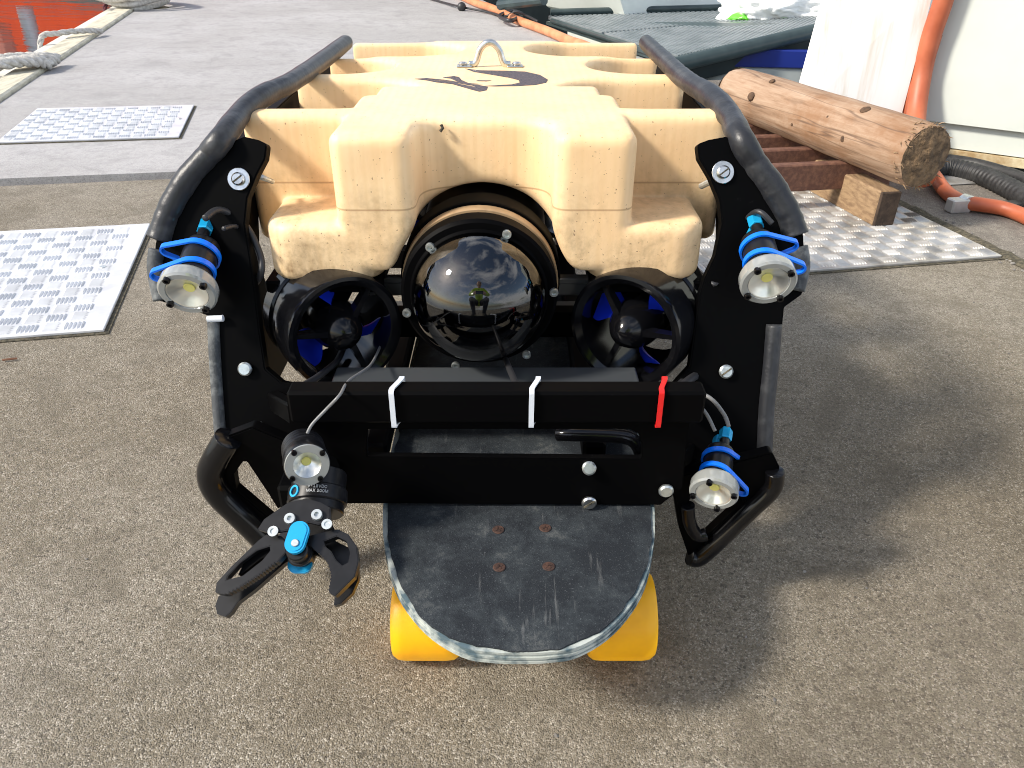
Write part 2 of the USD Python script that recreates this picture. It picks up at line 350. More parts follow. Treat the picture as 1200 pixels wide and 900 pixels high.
c = ramp_mix(n, l, 'k1b', 'wv.fac', c, (.70, .47, .22), [(0, .16), (.35, .07), (.6, 0), (1, 0)])
n['gr'] = ('rgb_ramp', {'ramp': [(0, (0, 0, 0)), (.46, (0, 0, 0)), (.66, (1, 1, 1)), (1, (1, 1, 1))]}); l += [('n2.fac', 'gr.fac'), ('gr.color', 'gm.value1'), ('lo.result', 'gm.value2'), ('gm.value', 'k2f.value1'), ('n4.fac', 'k2f.value2')]
n['k2f'] = ('math', {'math_type': 'multiply'}); n['k2g'] = ('math', {'math_type': 'multiply', 'value2': 1.9}); n['k2'] = ('mix_color', {'b': (.22, .13, .06)})
l += [('k2f.value', 'k2g.value1'), ('k2g.value', 'k2.fac'), (c, 'k2.a')]
c = ramp_mix(n, l, 'k3', 'n3.fac', 'k2.result', (.10, .05, .03), [(0, .9), (.23, .8), (.27, 0), (1, 0)])
c = ramp_mix(n, l, 'k4', 'dv.value', c, (.36, .21, .10), [(0, .75), (.14, .5), (.24, 0), (1, 0)])
l.append((c, 'p.base_color'))
LOOK['foam'] = usdkit.material(stage, '/World/Looks/foam', n, l, surface='p.BSDF')

# grip tape: dark, dusty, scuffed
n = {'tc': ('texture_coordinate', {}), 'p': ('principled_bsdf', {'roughness': .8, 'specular_ior_level': .4}),
     'n1': ('noise_texture', {'scale': 13, 'detail': 9, 'roughness': .82, 'distortion': .1}), 'r1': ('rgb_ramp', {'ramp': [(0, (.006, .009, .013)), (.45, (.007, .010, .014)), (.56, (.022, .028, .033)), (.70, (.095, .10, .097)), (1, (.13, .13, .125))]}),
     'n2': ('noise_texture', {'scale': 900, 'detail': 1}), 'ms': ('mapping', {'scale': (1, .08, 1), 'rotation': (0, 0, .06)}), 'st': ('noise_texture', {'scale': 130, 'detail': 4, 'roughness': .7}),
     'b': ('bump', {'strength': .6, 'distance': .0008})}
l = [('tc.object', k + '.vector') for k in ('n1', 'n2', 'ms')] + [('ms.vector', 'st.vector'), ('n1.fac', 'r1.fac'), ('n2.fac', 'b.height'), ('b.normal', 'p.normal')]
c = ramp_mix(n, l, 'k1', 'st.fac', 'r1.color', (.12, .125, .125), [(0, 0), (.63, 0), (.72, .55), (1, .8)])
c = ramp_mix(n, l, 'k2', 'n2.fac', c, (.12, .13, .14), [(0, 0), (.66, 0), (.76, .6), (1, .7)])
l.append((c, 'p.base_color'))
LOOK['grip_tape'] = usdkit.material(stage, '/World/Looks/grip_tape', n, l, surface='p.BSDF')

# peeled log: long grain along local x of the log (object space is turned so that x runs along it)
def log_look(name, d):
    ang = math.atan2(d[1], d[0])
    n = {'tc': ('texture_coordinate', {}), 'p': ('principled_bsdf', {'roughness': .72}), 'mr': ('mapping', {'rotation': (0, 0, -ang)}), 'ms': ('mapping', {'scale': (.09, 1, 1)}),
         'n1': ('noise_texture', {'scale': 60, 'detail': 6, 'roughness': .7}), 'r1': ('rgb_ramp', {'ramp': [(0, (.10, .055, .03)), (.36, (.20, .12, .07)), (.47, (.29, .185, .115)), (.66, (.38, .27, .185)), (1, (.46, .36, .27))]}),
         'n2': ('noise_texture', {'scale': 6, 'detail': 6, 'roughness': .7}), 'b': ('bump', {'strength': .6, 'distance': .003})}
    l = [('tc.object', 'mr.vector'), ('mr.vector', 'ms.vector'), ('ms.vector', 'n1.vector'), ('tc.object', 'n2.vector'), ('n1.fac', 'r1.fac'), ('n1.fac', 'b.height'), ('b.normal', 'p.normal')]
    c = ramp_mix(n, l, 'k1', 'n2.fac', 'r1.color', (.21, .095, .035), [(0, .85), (.40, .65), (.55, 0), (1, 0)])
    n.update({'mc': ('mapping', {'scale': (.05, 1, 1)}), 'nc': ('noise_texture', {'scale': 26, 'detail': 3, 'roughness': .5}), 'ca': ('math', {'math_type': 'subtract', 'value2': .5}), 'cb': ('math', {'math_type': 'absolute'})})
    l += [('mr.vector', 'mc.vector'), ('mc.vector', 'nc.vector'), ('nc.fac', 'ca.value1'), ('ca.value', 'cb.value1')]
    c = ramp_mix(n, l, 'k2', 'cb.value', c, (.09, .05, .03), [(0, .75), (.006, .55), (.016, 0), (1, 0)])
    l.append((c, 'p.base_color'))
    LOOK[name] = usdkit.material(stage, '/World/Looks/' + name, n, l, surface='p.BSDF')
# weathered white board with a brown run mark
n = {'tc': ('texture_coordinate', {}), 'p': ('principled_bsdf', {'roughness': .6}), 'ms': ('mapping', {'scale': (1.6, 1, .18), 'rotation': (0, .14, 0)}),
     'n1': ('noise_texture', {'scale': 9, 'detail': 6, 'roughness': .6, 'distortion': .4}), 'r1': ('rgb_ramp', {'ramp': [(0, (.55, .45, .30)), (.33, (.66, .60, .50)), (.45, (.80, .79, .76)), (1, (.84, .84, .84))]})}
l = [('tc.object', 'ms.vector'), ('ms.vector', 'n1.vector'), ('n1.fac', 'r1.fac'), ('r1.color', 'p.base_color')]
LOOK['white_board'] = usdkit.material(stage, '/World/Looks/white_board', n, l, surface='p.BSDF')
# carrier bag: white with green print
n = {'tc': ('texture_coordinate', {}), 'p': ('principled_bsdf', {'roughness': .3, 'specular_ior_level': .6}), 'n1': ('noise_texture', {'scale': 3.2, 'detail': 1, 'distortion': .6}), 'sx': ('separate_xyz', {}), 'ma': ('math', {'math_type': 'multiply_add', 'value2': 2.2}),
     'r1': ('rgb_ramp', {'ramp': [(0, (.10, .45, .03)), (.33, (.12, .50, .04)), (.36, (.80, .82, .81)), (1, (.84, .85, .85))]})}
LOOK['bag_plastic'] = usdkit.material(stage, '/World/Looks/bag_plastic', n, [('tc.object', 'n1.vector'), ('tc.object', 'sx.vector'), ('sx.z', 'ma.value1'), ('n1.fac', 'ma.value3'), ('ma.value', 'r1.fac'), ('r1.color', 'p.base_color')], surface='p.BSDF')
# harbour water
n = {'tc': ('texture_coordinate', {}), 'ms': ('mapping', {'scale': (1, 2.2, 1), 'rotation': (0, 0, .25)}), 'n1': ('noise_texture', {'scale': 1.6, 'detail': 4, 'roughness': .5, 'distortion': .8}), 'b': ('bump', {'strength': .2, 'distance': .05}),
     'p': ('principled_bsdf', {'base_color': (.018, .022, .018), 'roughness': .03, 'ior': 2.0})}
LOOK['harbour_water'] = usdkit.material(stage, '/World/Looks/harbour_water', n, [('tc.object', 'ms.vector'), ('ms.vector', 'n1.vector'), ('n1.fac', 'b.height'), ('b.normal', 'p.normal')], surface='p.BSDF')
# acrylic camera dome: thin clear shell
n = {'t': ('transparent_bsdf', {'color': (.55, .56, .58)}), 'g': ('glossy_bsdf', {'color': (1, 1, 1), 'roughness': .01}), 'f': ('fresnel', {'IOR': 1.8}), 'm': ('mix_closure', {})}
LOOK['dome_acrylic'] = usdkit.material(stage, '/World/Looks/dome_acrylic', n, [('f.fac', 'm.fac'), ('t.BSDF', 'm.closure1'), ('g.BSDF', 'm.closure2')], surface='m.closure')

# ================================================================ SETTING
def slab(u0, u1, v0, v1, z0, z1):
    return place(bx((u1 - u0, v1 - v0, z1 - z0), ((u0 + u1) / 2, (v0 + v1) / 2, (z0 + z1) / 2)), DOCK[:3, :3])
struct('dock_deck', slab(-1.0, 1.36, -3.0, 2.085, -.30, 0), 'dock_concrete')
struct('dock_deck', slab(-1.0, 1.36, 2.15, 12.0, -.30, 0), 'far_concrete')
struct('drain_channel', slab(-1.0, 1.36, 2.0851, 2.1499, -.25, -.022), 'gutter')
struct('concrete_strip', slab(1.372, 1.95, -3.0, 3.2, -.30, .004), 'strip_concrete')
def gritty(u0, u1, v0, v1, seed):
    us, vs = np.linspace(u0, u1, 5), np.linspace(v0, v1, 260); g = np.stack(np.meshgrid(us, vs, indexing='ij'), -1).reshape(-1, 2)
    z = .0015 + .012 * meshkit.fbm(np.c_[g * 60, np.zeros(len(g))], 3, seed) * (1 - (2 * (g[:, 0] - u0) / (u1 - u0) - 1) ** 2)
    idx = np.arange(5 * 260).reshape(5, 260); q = np.stack([idx[:-1, :-1], idx[1:, :-1], idx[1:, 1:], idx[:-1, 1:]], -1).reshape(-1, 4)
    return trimesh.Trimesh(np.c_[g, z] @ DOCK[:3, :3].T, np.vstack([q[:, [0, 1, 2]], q[:, [0, 2, 3]]]), process=False)
p = obj('dirt_seam', gritty(1.352, 1.392, -1.0, 3.1, 3), 'dirt', smooth=True); tag(stage.GetPrimAtPath(p), 'dark dirt and crumbs along the seam between dock and strip', 'dirt', kind='stuff')
wv = np.array([(-400, -400, -.42), (400, -400, -.42), (400, 400, -.42), (-400, 400, -.42)], float)
struct('water', trimesh.Trimesh(wv, [(0, 1, 2), (0, 2, 3)], process=False), 'harbour_water')

# pebbles and grit on the concrete
def pebble(r):
    m = trimesh.creation.icosphere(1, r); m.vertices *= np.array([1, .75, .5]) * (1 + .3 * (nrnd.random((len(m.vertices), 1)) - .5)); return m
ps = []
for _ in range(230):
    if _ < 110: u, v, r = 1.36 + nrnd.normal(0, .022), nrnd.uniform(.9, 2.0), nrnd.uniform(.0015, .006)
    else: u, v, r = nrnd.uniform(-.95, 1.3), nrnd.uniform(.35, 2.0), nrnd.uniform(.0008, .0022)
    a = nrnd.uniform(0, 6.28); ps.append(place(pebble(r), np.array([[math.cos(a), -math.sin(a), 0], [math.sin(a), math.cos(a), 0], [0, 0, 1]]), dk(u, v, r * .3 + .004 * (u > 1.372))))
p = obj('loose_grit', ps, 'grit'); tag(stage.GetPrimAtPath(p), 'loose grit and small stones scattered over the dock', 'grit', kind='stuff')
tw = thing('twig', 'short reddish brown twig lying on the concrete below the left tread plate', 'twig', WZ(11, 421, 0))
obj('stick', tube([WZ(3, 422, .003), WZ(9, 421, .004), WZ(20, 420, .003)], .0016, 6), 'twig', tw)

# tread plates let into the dock
def tread_plate(name, label, u0, u1, v0, v1, look, screws):
    t = thing(name, label, 'tread plate', dk((u0 + u1) / 2, (v0 + v1) / 2, 0))
    g = .007
    obj('gap_frame', slab(u0 - g, u1 + g, v0 - g, v1 + g, .0005, .002), 'dirt', t, smooth=False)
    obj('plate', place(bx((u1 - u0, v1 - v0, .005), ((u0 + u1) / 2, (v0 + v1) / 2, .0045), .001), DOCK[:3, :3]), look, t, smooth=False)
    T = .034; V, Fc, k = [], [], 0
    for i in range(int((u1 - u0) / T)):
        for j in range(int((v1 - v0) / T)):
            cu, cv = u0 + (i + .5) * T + .004, v0 + (j + .5) * T + .004
            if cu + T / 2 > u1 or cv + T / 2 > v1: continue
            for q in range(5):
                o = (q - 2) * .0062; L, w, h = .0145, .0017, .0016
                a, b = ((1, 0), (0, 1)) if (i + j) % 2 == 0 else ((0, 1), (1, 0))
                P = lambda s, d, z: (cu + a[0] * s + b[0] * (o + d), cv + a[1] * s + b[1] * (o + d), z)
                h = .0030; V += [P(-L, 0, .0068), P(-L * .7, -w, .0068), P(L * .7, -w, .0068), P(L, 0, .0068), P(L * .7, w, .0068), P(-L * .7, w, .0068), P(-L * .6, 0, .0068 + h), P(L * .6, 0, .0068 + h)]
                f = [(0, 1, 6), (1, 2, 7), (1, 7, 6), (2, 3, 7), (3, 4, 7), (4, 5, 6), (4, 6, 7), (5, 0, 6)]
                if (i + j) % 2: f = [x[::-1] for x in f]
                Fc += [tuple(k + x for x in y) for y in f]; k += 8
    V = np.array(V) @ DOCK[:3, :3].T
    obj('tread_bars', trimesh.Trimesh(V, np.array(Fc), process=False), look, t, smooth=False, kind='stuff')
    for (a, b) in screws:
        obj('screw', place(cyl(.006, .003, 14, ch=.001), None, dk(a, b, .007)), 'zinc', t)
tread_plate('tread_plate', 'square aluminium tread plate in the dock left of the robot, nearer one', -.862, -.352, 1.238, 1.738, 'aluminium', [(-.40, 1.50), (-.81, 1.50)])
tread_plate('tread_plate', 'wide bright aluminium tread plate beyond the drain joint, farther one', -.855, -.378, 2.495, 2.93, 'aluminium', [(-.40, 2.72), (-.83, 2.72)])
tread_plate('tread_plate', 'dirty aluminium tread plate under the wooden pallet at right', .70, 1.352, 1.255, 1.80, 'aluminium_dirty', [(.73, 1.30)])

# left edge of the dock: timber, ropes, water, red ship
t = thing('edge_timber', 'weathered pale timber edging along the water side of the dock', 'timber', dk(-1.06, 4, 0))
obj('inner_beam', place(bx((.10, 16, .16), (-1.058, 5.0, -.065), .006), DOCK[:3, :3]), 'timber_pale', t, smooth=False)
obj('outer_beam', place(bx((.075, 16, .16), (-1.150, 5.0, -.085), .006), DOCK[:3, :3]), 'timber_outer', t, smooth=False)
def rope_over(v, r, look, name, label, turns=1, lean=.05, group=None):
    t = thing(name, label, 'rope', dk(-1.1, v, .02))
    for k in range(turns):
        vv = v + k * (2.2 * r); sh = lambda a, z, d: dk(a, vv + d, z) + rnd.uniform(-.004, .004)
        path = spline([sh(-1.215, -.22, 0), sh(-1.21, -.05, lean * .2), sh(-1.185, .02 + r, lean * .4), sh(-1.13, .028 + r, lean * .6), sh(-1.07, .028 + r, lean), sh(-1.015, .022 + r, lean * 1.3), sh(-.985, .004 + r, lean * 1.7)], 8)
        strands = []
        for q in range(3):
            ang = np.linspace(0, 26, len(path)) + q * 2.094
            d = np.gradient(path, axis=0); d /= np.linalg.norm(d, axis=1, keepdims=True)
            a = np.cross(d, DV); a /= np.linalg.norm(a, axis=1, keepdims=True); b = np.cross(d, a)
            strands.append(tube(path + r * .5 * (np.cos(ang)[:, None] * a + np.sin(ang)[:, None] * b), r * .58, 7))
        obj('strand', strands, look, t, smooth=True)
rope_over(3.42, .021, 'rope', 'mooring_rope', 'thick grey mooring rope looped three times over the dock edging, nearest rope', 3, .16)
rope_over(4.35, .013, 'rope', 'mooring_rope', 'single pale rope over the dock edging, second from the near end', 1, .2)
rope_over(5.95, .013, 'rope_red', 'mooring_rope', 'thin dark red rope over the dock edging near its far end', 1, .1)
t = thing('rope_coil', 'heap of grey rope on the dock edging at the top of the picture', 'rope', WZ(162, 2, .02))
c0 = WZ(160, 2, .03); obj('coil', [tube([c0 + np.array([(.16 + .03 * k) * math.cos(a) * (1 + .15 * math.sin(3 * a + k)), (.22 + .03 * k) * math.sin(a), .03 * k + .02 * math.sin(2 * a + k)]) for a in np.linspace(0, 6.28, 40, endpoint=False)], .022, 8, True) for k in range(3)], 'rope', t, smooth=True)
t = thing('deck_fitting', 'small dark oval fitting on a pale patch at the far end of the dock', 'fitting', WZ(182, 9, 0))
obj('recess', lathe([(0, .0045), (.075, .0045), (.085, .002), (.085, 0)], 24, None, WZ(182, 9, 0)), 'dirt', t)
# the ship whose red side is mirrored in the water
sd = unit(np.array([-.80, .60, 0])); sn = np.array([-sd[1], sd[0], 0]); sn = -sn if sn[1] > 0 else sn
sc = WZ(150, -6, -.42)
t = thing('red_ship', 'red ship with black waterline band lying across the water at top left', 'ship', sc)
SH = np.stack([sd, -sn, [0, 0, 1.]], 1)
def hull_band(z0, z1, off): return place(bx((14, 1.6, z1 - z0), (5.0, .8 + off, (z0 + z1) / 2 + .42)), SH, sc)
obj('waterline_band', hull_band(-.9, -.22, 0), 'dark_hull', t, smooth=False)
obj('hull_side', hull_band(-.216, 2.3, .02), 'red_hull', t, smooth=False)
q = WZ(60, -6, -.42) + sn * .35; obj('fender_pole', bar(q + (0, 0, .12), q + (0, 0, 2.4), .09, 16), 'pole_white', t)
q = WZ(-14, -6, -.42) + sn * .12; obj('bow_flare', place(bx((.9, .2, 2.2), (0, 0, 1.4), .05), SH, q), 'pink_hull', t, smooth=False)

# ================================================================ RIGHT-HAND BACKGROUND
# hose along the dock edge and thin black line
t = thing('orange_cable', 'orange hose lying along the far right edge of the dock', 'hose', WZ(600, 22, .02))
obj('hose', tube(spline([dk(1.17, 9.5, .025), WZ(545, -2, .025), WZ(575, 9, .03), WZ(605, 23, .025), WZ(640, 36, .025), WZ(668, 48, .022), dk(1.36, 4.0, .022), dk(1.355, 3.2, .022)], 10), .024, 12), 'orange_cable', t, smooth=True)
t = thing('black_line', 'thin black line crossing the far dock to the orange hose', 'line', WZ(540, 6, .02))
obj('line', tube(spline([WZ(495, -4, .01), WZ(520, 3, .012), WZ(540, 8, .02), WZ(575, 15, .012), WZ(592, 19, .03), WZ(606, 14, .06), WZ(630, 25, .05)], 8), .007, 8), 'cable_rubber', t, smooth=True)
obj('knot', [tube(spline([WZ(x, y, .035) for x, y in ((586, 18), (600, 13), (612, 17), (600, 24), (590, 22))], 6, True), .012, 8, True), place(trimesh.creation.icosphere(2, .03), None, WZ(541, 8, .025))], 'cable_rubber', t, smooth=True)
# pale boat beyond the ramp with dark stem
a0, a1 = WZ(668, 27, -.05), WZ(1010, 8, -.05)
hd = unit((a1 - a0) * np.array([1, 1, 0])); hn = np.array([hd[1], -hd[0], 0])
t = thing('pale_boat', 'large pale grey boat hull filling the top behind the ribbed ramp', 'boat', (a0 + a1) / 2)
pts = [(0, -.5), (6, -.5), (6, 1.6), (-1.05, 1.6), (-.20, .06), (-.02, -.03)]
obj('hull', prism(Polygon(pts), .8, np.stack([hd, [0, 0, 1.], np.cross(hd, [0, 0, 1.])], 1), a0 + np.array([0, 0, .05]) - hn * 0), 'pale_hull', t, smooth=False)
obj('rubbing_strake', bar(a0 + np.array([0, 0, .05]) + hn * .03, a1 + np.array([0, 0, .05]) + hn * .03 + hd, .035, 12), 'dark_hull', t)
t = thing('dark_boat', 'black boat end in shade between the orange hose and the pale hull', 'boat', WZ(630, 10, 0) + np.array([0, .8, 0]))
q = WZ(615, 12, -.1) + np.array([0, .45, 0])
obj('hull', prism(Polygon([(-.75, -.5), (2.6, -.5), (2.6, 1.4), (-1.3, 1.4)]), .7, np.stack([hd, [0, 0, 1.], np.cross(hd, [0, 0, 1.])], 1), q - hn * .5), 'dark_hull', t, smooth=False)
obj('rail', bar(WZ(585, 12, .10) + np.array([0, .3, 0]), WZ(640, 6, .16) + np.array([0, .3, 0]), .03, 10), 'ramp_tube', t)
# ribbed ramp
TL, TR, BR, BL = WZ(640, 22, .05), WZ(985, 12, .13), WZ(1000, 25, .20), WZ(798, 72, .06)
t = thing('ribbed_ramp', 'ribbed grey metal ramp with dark tube edges leading off the dock', 'ramp', (TL + BR) / 2)
qd = lambda s, r: (TL * (1 - s) + TR * s) * (1 - r) + (BL * (1 - s) + BR * s) * r
N = 60; ribs = []
for i in range(N):
    s0, s1 = (i + .06) / N, (i + .56) / N
    for r0, r1 in ((.02, .49), (.51, .98)):
        up_ = np.array([0, 0, .02])
        ribs.append(trimesh.convex.convex_hull(np.array([qd(s0, r0), qd(s1, r0), qd(s1, r1), qd(s0, r1), qd(s0, r0) + up_, qd(s1, r0) + up_, qd(s1, r1) + up_, qd(s0, r1) + up_])))
obj('tread_ribs', ribs, 'ramp_metal', t, smooth=False, kind='stuff')
obj('under_sheet', trimesh.convex.convex_hull(np.array([q_ + o_ for q_ in (TL, TR, BR, BL) for o_ in (np.array([0, 0, -.012]), np.array([0, 0, -.03]))])), 'ramp_tube', t, smooth=False)
obj('near_edge_tube', bar(BL + np.array([-.05, -.01, -.02]), BR + (BR - BL) * .3, .032, 16, .01), 'ramp_tube', t)
obj('far_edge_tube', bar(qd(.02, -.02) + np.array([0, 0, .03]), qd(1.0, -.02) + np.array([0, 0, .03]), .02, 12), 'ramp_tube', t)
obj('end_edge_tube', bar(qd(.0, .06), qd(-.005, 1), .014, 10), 'ramp_tube', t)
obj('skirt', trimesh.convex.convex_hull(np.array([BL + (0, .02, -.02), BR + (0, .02, -.02), BL + (0, .06, -.11), BR + (0, .06, -.11), BL + (0, .08, -.02), BR + (0, .08, -.02)])), 'dark_hull', t, smooth=False)
obj('hinge_bolt', bar(BL + np.array([-.10, 0, .0]), BL + np.array([-.06, 0, .0]), .02, 10), 'zinc', t)
# blue and grey hull under the ramp
b0, b1 = WY(735, 90, 3.75), WY(1000, 80, 3.75)
t = thing('blue_grey_boat', 'boat side with dark blue stripe over grey, seen under the ramp', 'boat', (b0 + b1) / 2)
z_ = lambda py: WY(850, py, 3.75)[2]
obj('grey_side', bx((1.3, .3, z_(78) + .6), (.98, 3.90, (z_(78) - .6) / 2), .01), 'grey_hull', t, smooth=False)
obj('blue_stripe', bx((.65, .04, z_(57) - z_(78)), (1.20, 3.762, (z_(57) + z_(78)) / 2 + .001), .004), 'blue_hull', t, smooth=False)
# grey cabinet-like hull wall at right
p1, p2 = WZ(1106, 184, .03), WZ(1200, 197, .03); wd = unit((p2 - p1) * np.array([1, 1, 0])); wn = np.array([wd[1], -wd[0], 0])
t = thing('grey_wall', 'pale grey painted steel wall with rusty foot at the right edge', 'wall', p1)
ex = np.stack([wd, np.cross([0, 0, 1.], wd), [0, 0, 1.]], 1)
pl = [(0, .028), (.045, .026), (.05, .16), (-.004, .175), (-.03, .62), (-.05, 1.9), (.5, 1.9), (.5, .028)]     # (depth, height) profile
def wallprof(pr, x0, x1): return prism(Polygon([(a, b) for a, b in pr]), x1 - x0, np.stack([np.cross([0, 0, 1.], wd), [0, 0, 1.], wd], 1), p1 + wd * x0 - np.array([0, 0, .03]))
obj('wall_panel', wallprof([(-.012, .122), (.3, .122), (.3, 1.9), (-.05, 1.9)], -.13, 2.2), 'pale_hull', t, smooth=False)
obj('foot_panel', wallprof([(.006, .055), (.3, .055), (.3, .119), (.006, .119)], -.13, 2.2), 'pale_hull', t, smooth=False)
obj('rusty_foot_edge', wallprof([(-.008, .030), (.3, .030), (.3, .052), (-.008, .052)], -.13, 2.2), 'rust_edge', t, smooth=False)
obj('black_fender', wallprof([(.03, -.6), (.3, -.6), (.3, .028), (.03, .028)], -.13, 2.2), 'dark_hull', t, smooth=False)
# white board leaning
bl, br_, tr, tl = WY(925, 150, 2.20), WY(1041, 195, 2.20), WY(1099, -30, 2.27), WY(974, -30, 2.27)
t = thing('white_board', 'weathered white board leaning upright behind the log', 'board', (bl + br_) / 2)
nb = unit(np.cross(br_ - bl, tl - bl)); nb = nb if nb[1] > 0 else -nb
obj('board', trimesh.convex.convex_hull(np.array([bl, br_, tr, tl, bl + nb * .018, br_ + nb * .018, tr + nb * .018, tl + nb * .018])), 'white_board', t, smooth=False)
# orange hoses by the board
t = thing('orange_hose', 'upright orange hose hanging in front of the grey wall beside the board', 'hose', WZ(1075, 150, .05))
obj('hose', tube(spline([WY(1118, -40, 2.23), WY(1104, 5, 2.235), WY(1089, 50, 2.24), WY(1079, 95, 2.23), WY(1073, 145, 2.16), WY(1075, 190, 2.0), WY(1085, 210, 1.93)], 10), .0245, 16), 'orange_hose', t, smooth=True)
t = thing('orange_hose', 'shorter darker orange hose tucked behind the board edge', 'hose', WZ(1062, 140, .05))
obj('hose', tube(spline([WY(1094, 40, 2.25), WY(1083, 75, 2.25), WY(1073, 100, 2.24), WY(1062, 132, 2.24), WY(1050, 170, 2.24)], 10), .022, 14), 'orange_hose', t, smooth=True)
t = thing('orange_hose', 'orange hose with metal clamp snaking over the concrete strip at right', 'hose', WZ(1130, 236, .02))
hp = spline([WZ(1070, 190, .03), WZ(1092, 203, .028), WZ(1108, 224, .022), WZ(1127, 236, .024), WZ(1150, 240, .024), WZ(1178, 245, .022), WZ(1210, 258, .02), WZ(1260, 285, .02)], 10)
obj('hose', tube(hp, .0165, 14), 'orange_hose', t, smooth=True)
k = 30; obj('clamp', bar(hp[k], hp[k] + unit(hp[k + 1] - hp[k]) * .022, .0195, 16, .002), 'zinc', t)
t = thing('black_hose', 'thick black corrugated hose along the foot of the grey wall', 'hose', WZ(1150, 205, .03))
hp = spline([WZ(1085, 196, .03), WZ(1112, 196, .028), WZ(1145, 204, .026), WZ(1175, 217, .026), WZ(1205, 234, .026), WZ(1260, 275, .026)], 26)
obj('hose', tube(hp, .024 + .0018 * np.cos(np.arange(len(hp)) * 1.57), 14), 'black_hose', t, smooth=True)
t = thing('black_hose', 'thinner black hose above the corrugated one at the wall foot', 'hose', WZ(1170, 195, .03))
obj('hose', tube(spline([WZ(1100, 186, .03), WZ(1140, 192, .03), WZ(1180, 203, .03), WZ(1215, 216, .03)], 8), .016, 12), 'black_hose', t, smooth=True)
def small_block(px, py, size, name, label, cat, look, z=.004):
    c_ = WZ(px, py, z); t = thing(name, label, cat, c_); obj('block', place(bx(size, (0, 0, size[2] / 2), .003), DOCK[:3, :3], c_), look, t, smooth=False); return t, c_
t, c_ = small_block(1121, 248, (.055, .028, .032), 'metal_bracket', 'small worn metal bracket beside the clamped orange hose', 'bracket', 'aluminium_dirty')
obj('stem', bar(c_ + DU * .025 + (0, 0, .014), c_ + DU * .09 + (0, 0, .014), .008, 10), 'cable_rubber', t)
small_block(1180, 247, (.10, .035, .02), 'rubber_block', 'flat black rubber block under the hose at the right edge', 'block', 'black_hose')
small_block(1105, 211, (.14, .10, .006), 'scrap_plate', 'flat grey metal scrap lying behind the log end', 'plate', 'aluminium_dirty')

# pallet of slats on a beam
pb0 = WZ(1033, 264, .007); ub, vb = pb0 @ DU, pb0 @ DV
t = thing('wooden_pallet', 'dark slatted wooden grating on beams under the log', 'pallet', pb0)
def dbox(u, v, z, su, sv, sz, ch=.003): return place(bx((su, sv, sz), (u, v, z), ch), DOCK[:3, :3])
BW, BHt = .052, .078
obj('beam', dbox(ub, vb + .70, .007 + BHt / 2, BW, 1.40, BHt), 'beam_wood', t, smooth=False, label='front beam with pale sawn top')
obj('beam_end', dbox(ub, vb - .003, .007 + BHt / 2, BW * .97, .008, BHt * .97, .002), 'beam_end', t, smooth=False)
obj('beam', dbox(ub - .44, vb + .72, .007 + BHt / 2, BW, 1.34, BHt), 'beam_wood', t, smooth=False)
for k_ in range(9):
    obj('slat', dbox(ub - .20, vb + .145 + k_ * .125, .060 + .022 + rnd.uniform(-.002, .002), .60 + rnd.uniform(-.01, .01), .026, .062), 'pallet_wood', t, smooth=False)
obj('end_post', dbox(ub + .075, vb + .19, .045, .03, .03, .072), 'pallet_wood', t, smooth=False)

# log
LA, LB = WZ(1084, 184, .168), WZ(862, 106, .176)
ld = unit(LB - LA); LL = np.linalg.norm(LB - LA)
log_look('peeled_log', ld)
RL = frame_z(ld); nz, na = 90, 56
zz = np.linspace(0, LL, nz); aa = np.linspace(0, 2 * np.pi, na, endpoint=False)
Zg, Ag = np.meshgrid(zz, aa, indexing='ij')
rad = .068 - .004 * (Zg / LL) + .0045 * (meshkit.fbm(np.stack([np.cos(Ag) * 1.3, np.sin(Ag) * 1.3, Zg * 4], -1), 3, 5) - .5) * 2 + .0016 * (meshkit.fbm(np.stack([np.cos(Ag) * 9, np.sin(Ag) * 9, Zg * 5], -1), 3, 9) - .5) * 2
rad *= np.clip(1 - .10 * np.exp(-Zg / .012) - .12 * np.exp(-(LL - Zg) / .02), 0, 2)
lv = np.stack([rad * np.cos(Ag), rad * np.sin(Ag), Zg], -1).reshape(-1, 3); lf = []
ii = np.arange(nz * na).reshape(nz, na); b_ = np.roll(ii, -1, 1)
lf = np.vstack([np.stack([ii[:-1], b_[:-1], b_[1:]], -1).reshape(-1, 3), np.stack([ii[:-1], b_[1:], ii[1:]], -1).reshape(-1, 3)])
t = thing('log', 'thick peeled wooden log with knots lying across the pallet', 'log', LA)
obj('trunk', place(trimesh.Trimesh(lv, lf, process=False), RL, LA), 'peeled_log', t, smooth=True)
def log_cap(z, sgn, rmax, look):
    rr = np.linspace(0, 1, 14); V = []; 
    for i, r in enumerate(rr):
        for a in aa:
            p = np.array([math.cos(a), math.sin(a)]) * r * rmax * (1.03 if r == 1 else 1)
            V.append((p[0], p[1], z + sgn * (.010 * (1 - r ** 2) + .012 * (meshkit.fbm(np.array([p[0] * 55, p[1] * 55, 3.0]), 3, 11) - .5))))
    F = []
    for i in range(13):
        for j in range(na):
            a, b, c_, d = i * na + j, i * na + (j + 1) % na, (i + 1) * na + j, (i + 1) * na + (j + 1) % na; F += [(a, c_, d), (a, d, b)] if sgn > 0 else [(a, d, c_), (a, b, d)]
    return place(trimesh.Trimesh(np.array(V), np.array(F), process=False), RL, LA)
obj('sawn_end', log_cap(-.001, -1, .0615, 'log_end'), 'log_end', t, smooth=50, label='rough dark frayed end')
obj('sawn_end', log_cap(LL + .001, 1, .058, 'log_end'), 'log_end', t, smooth=50)
fr = []
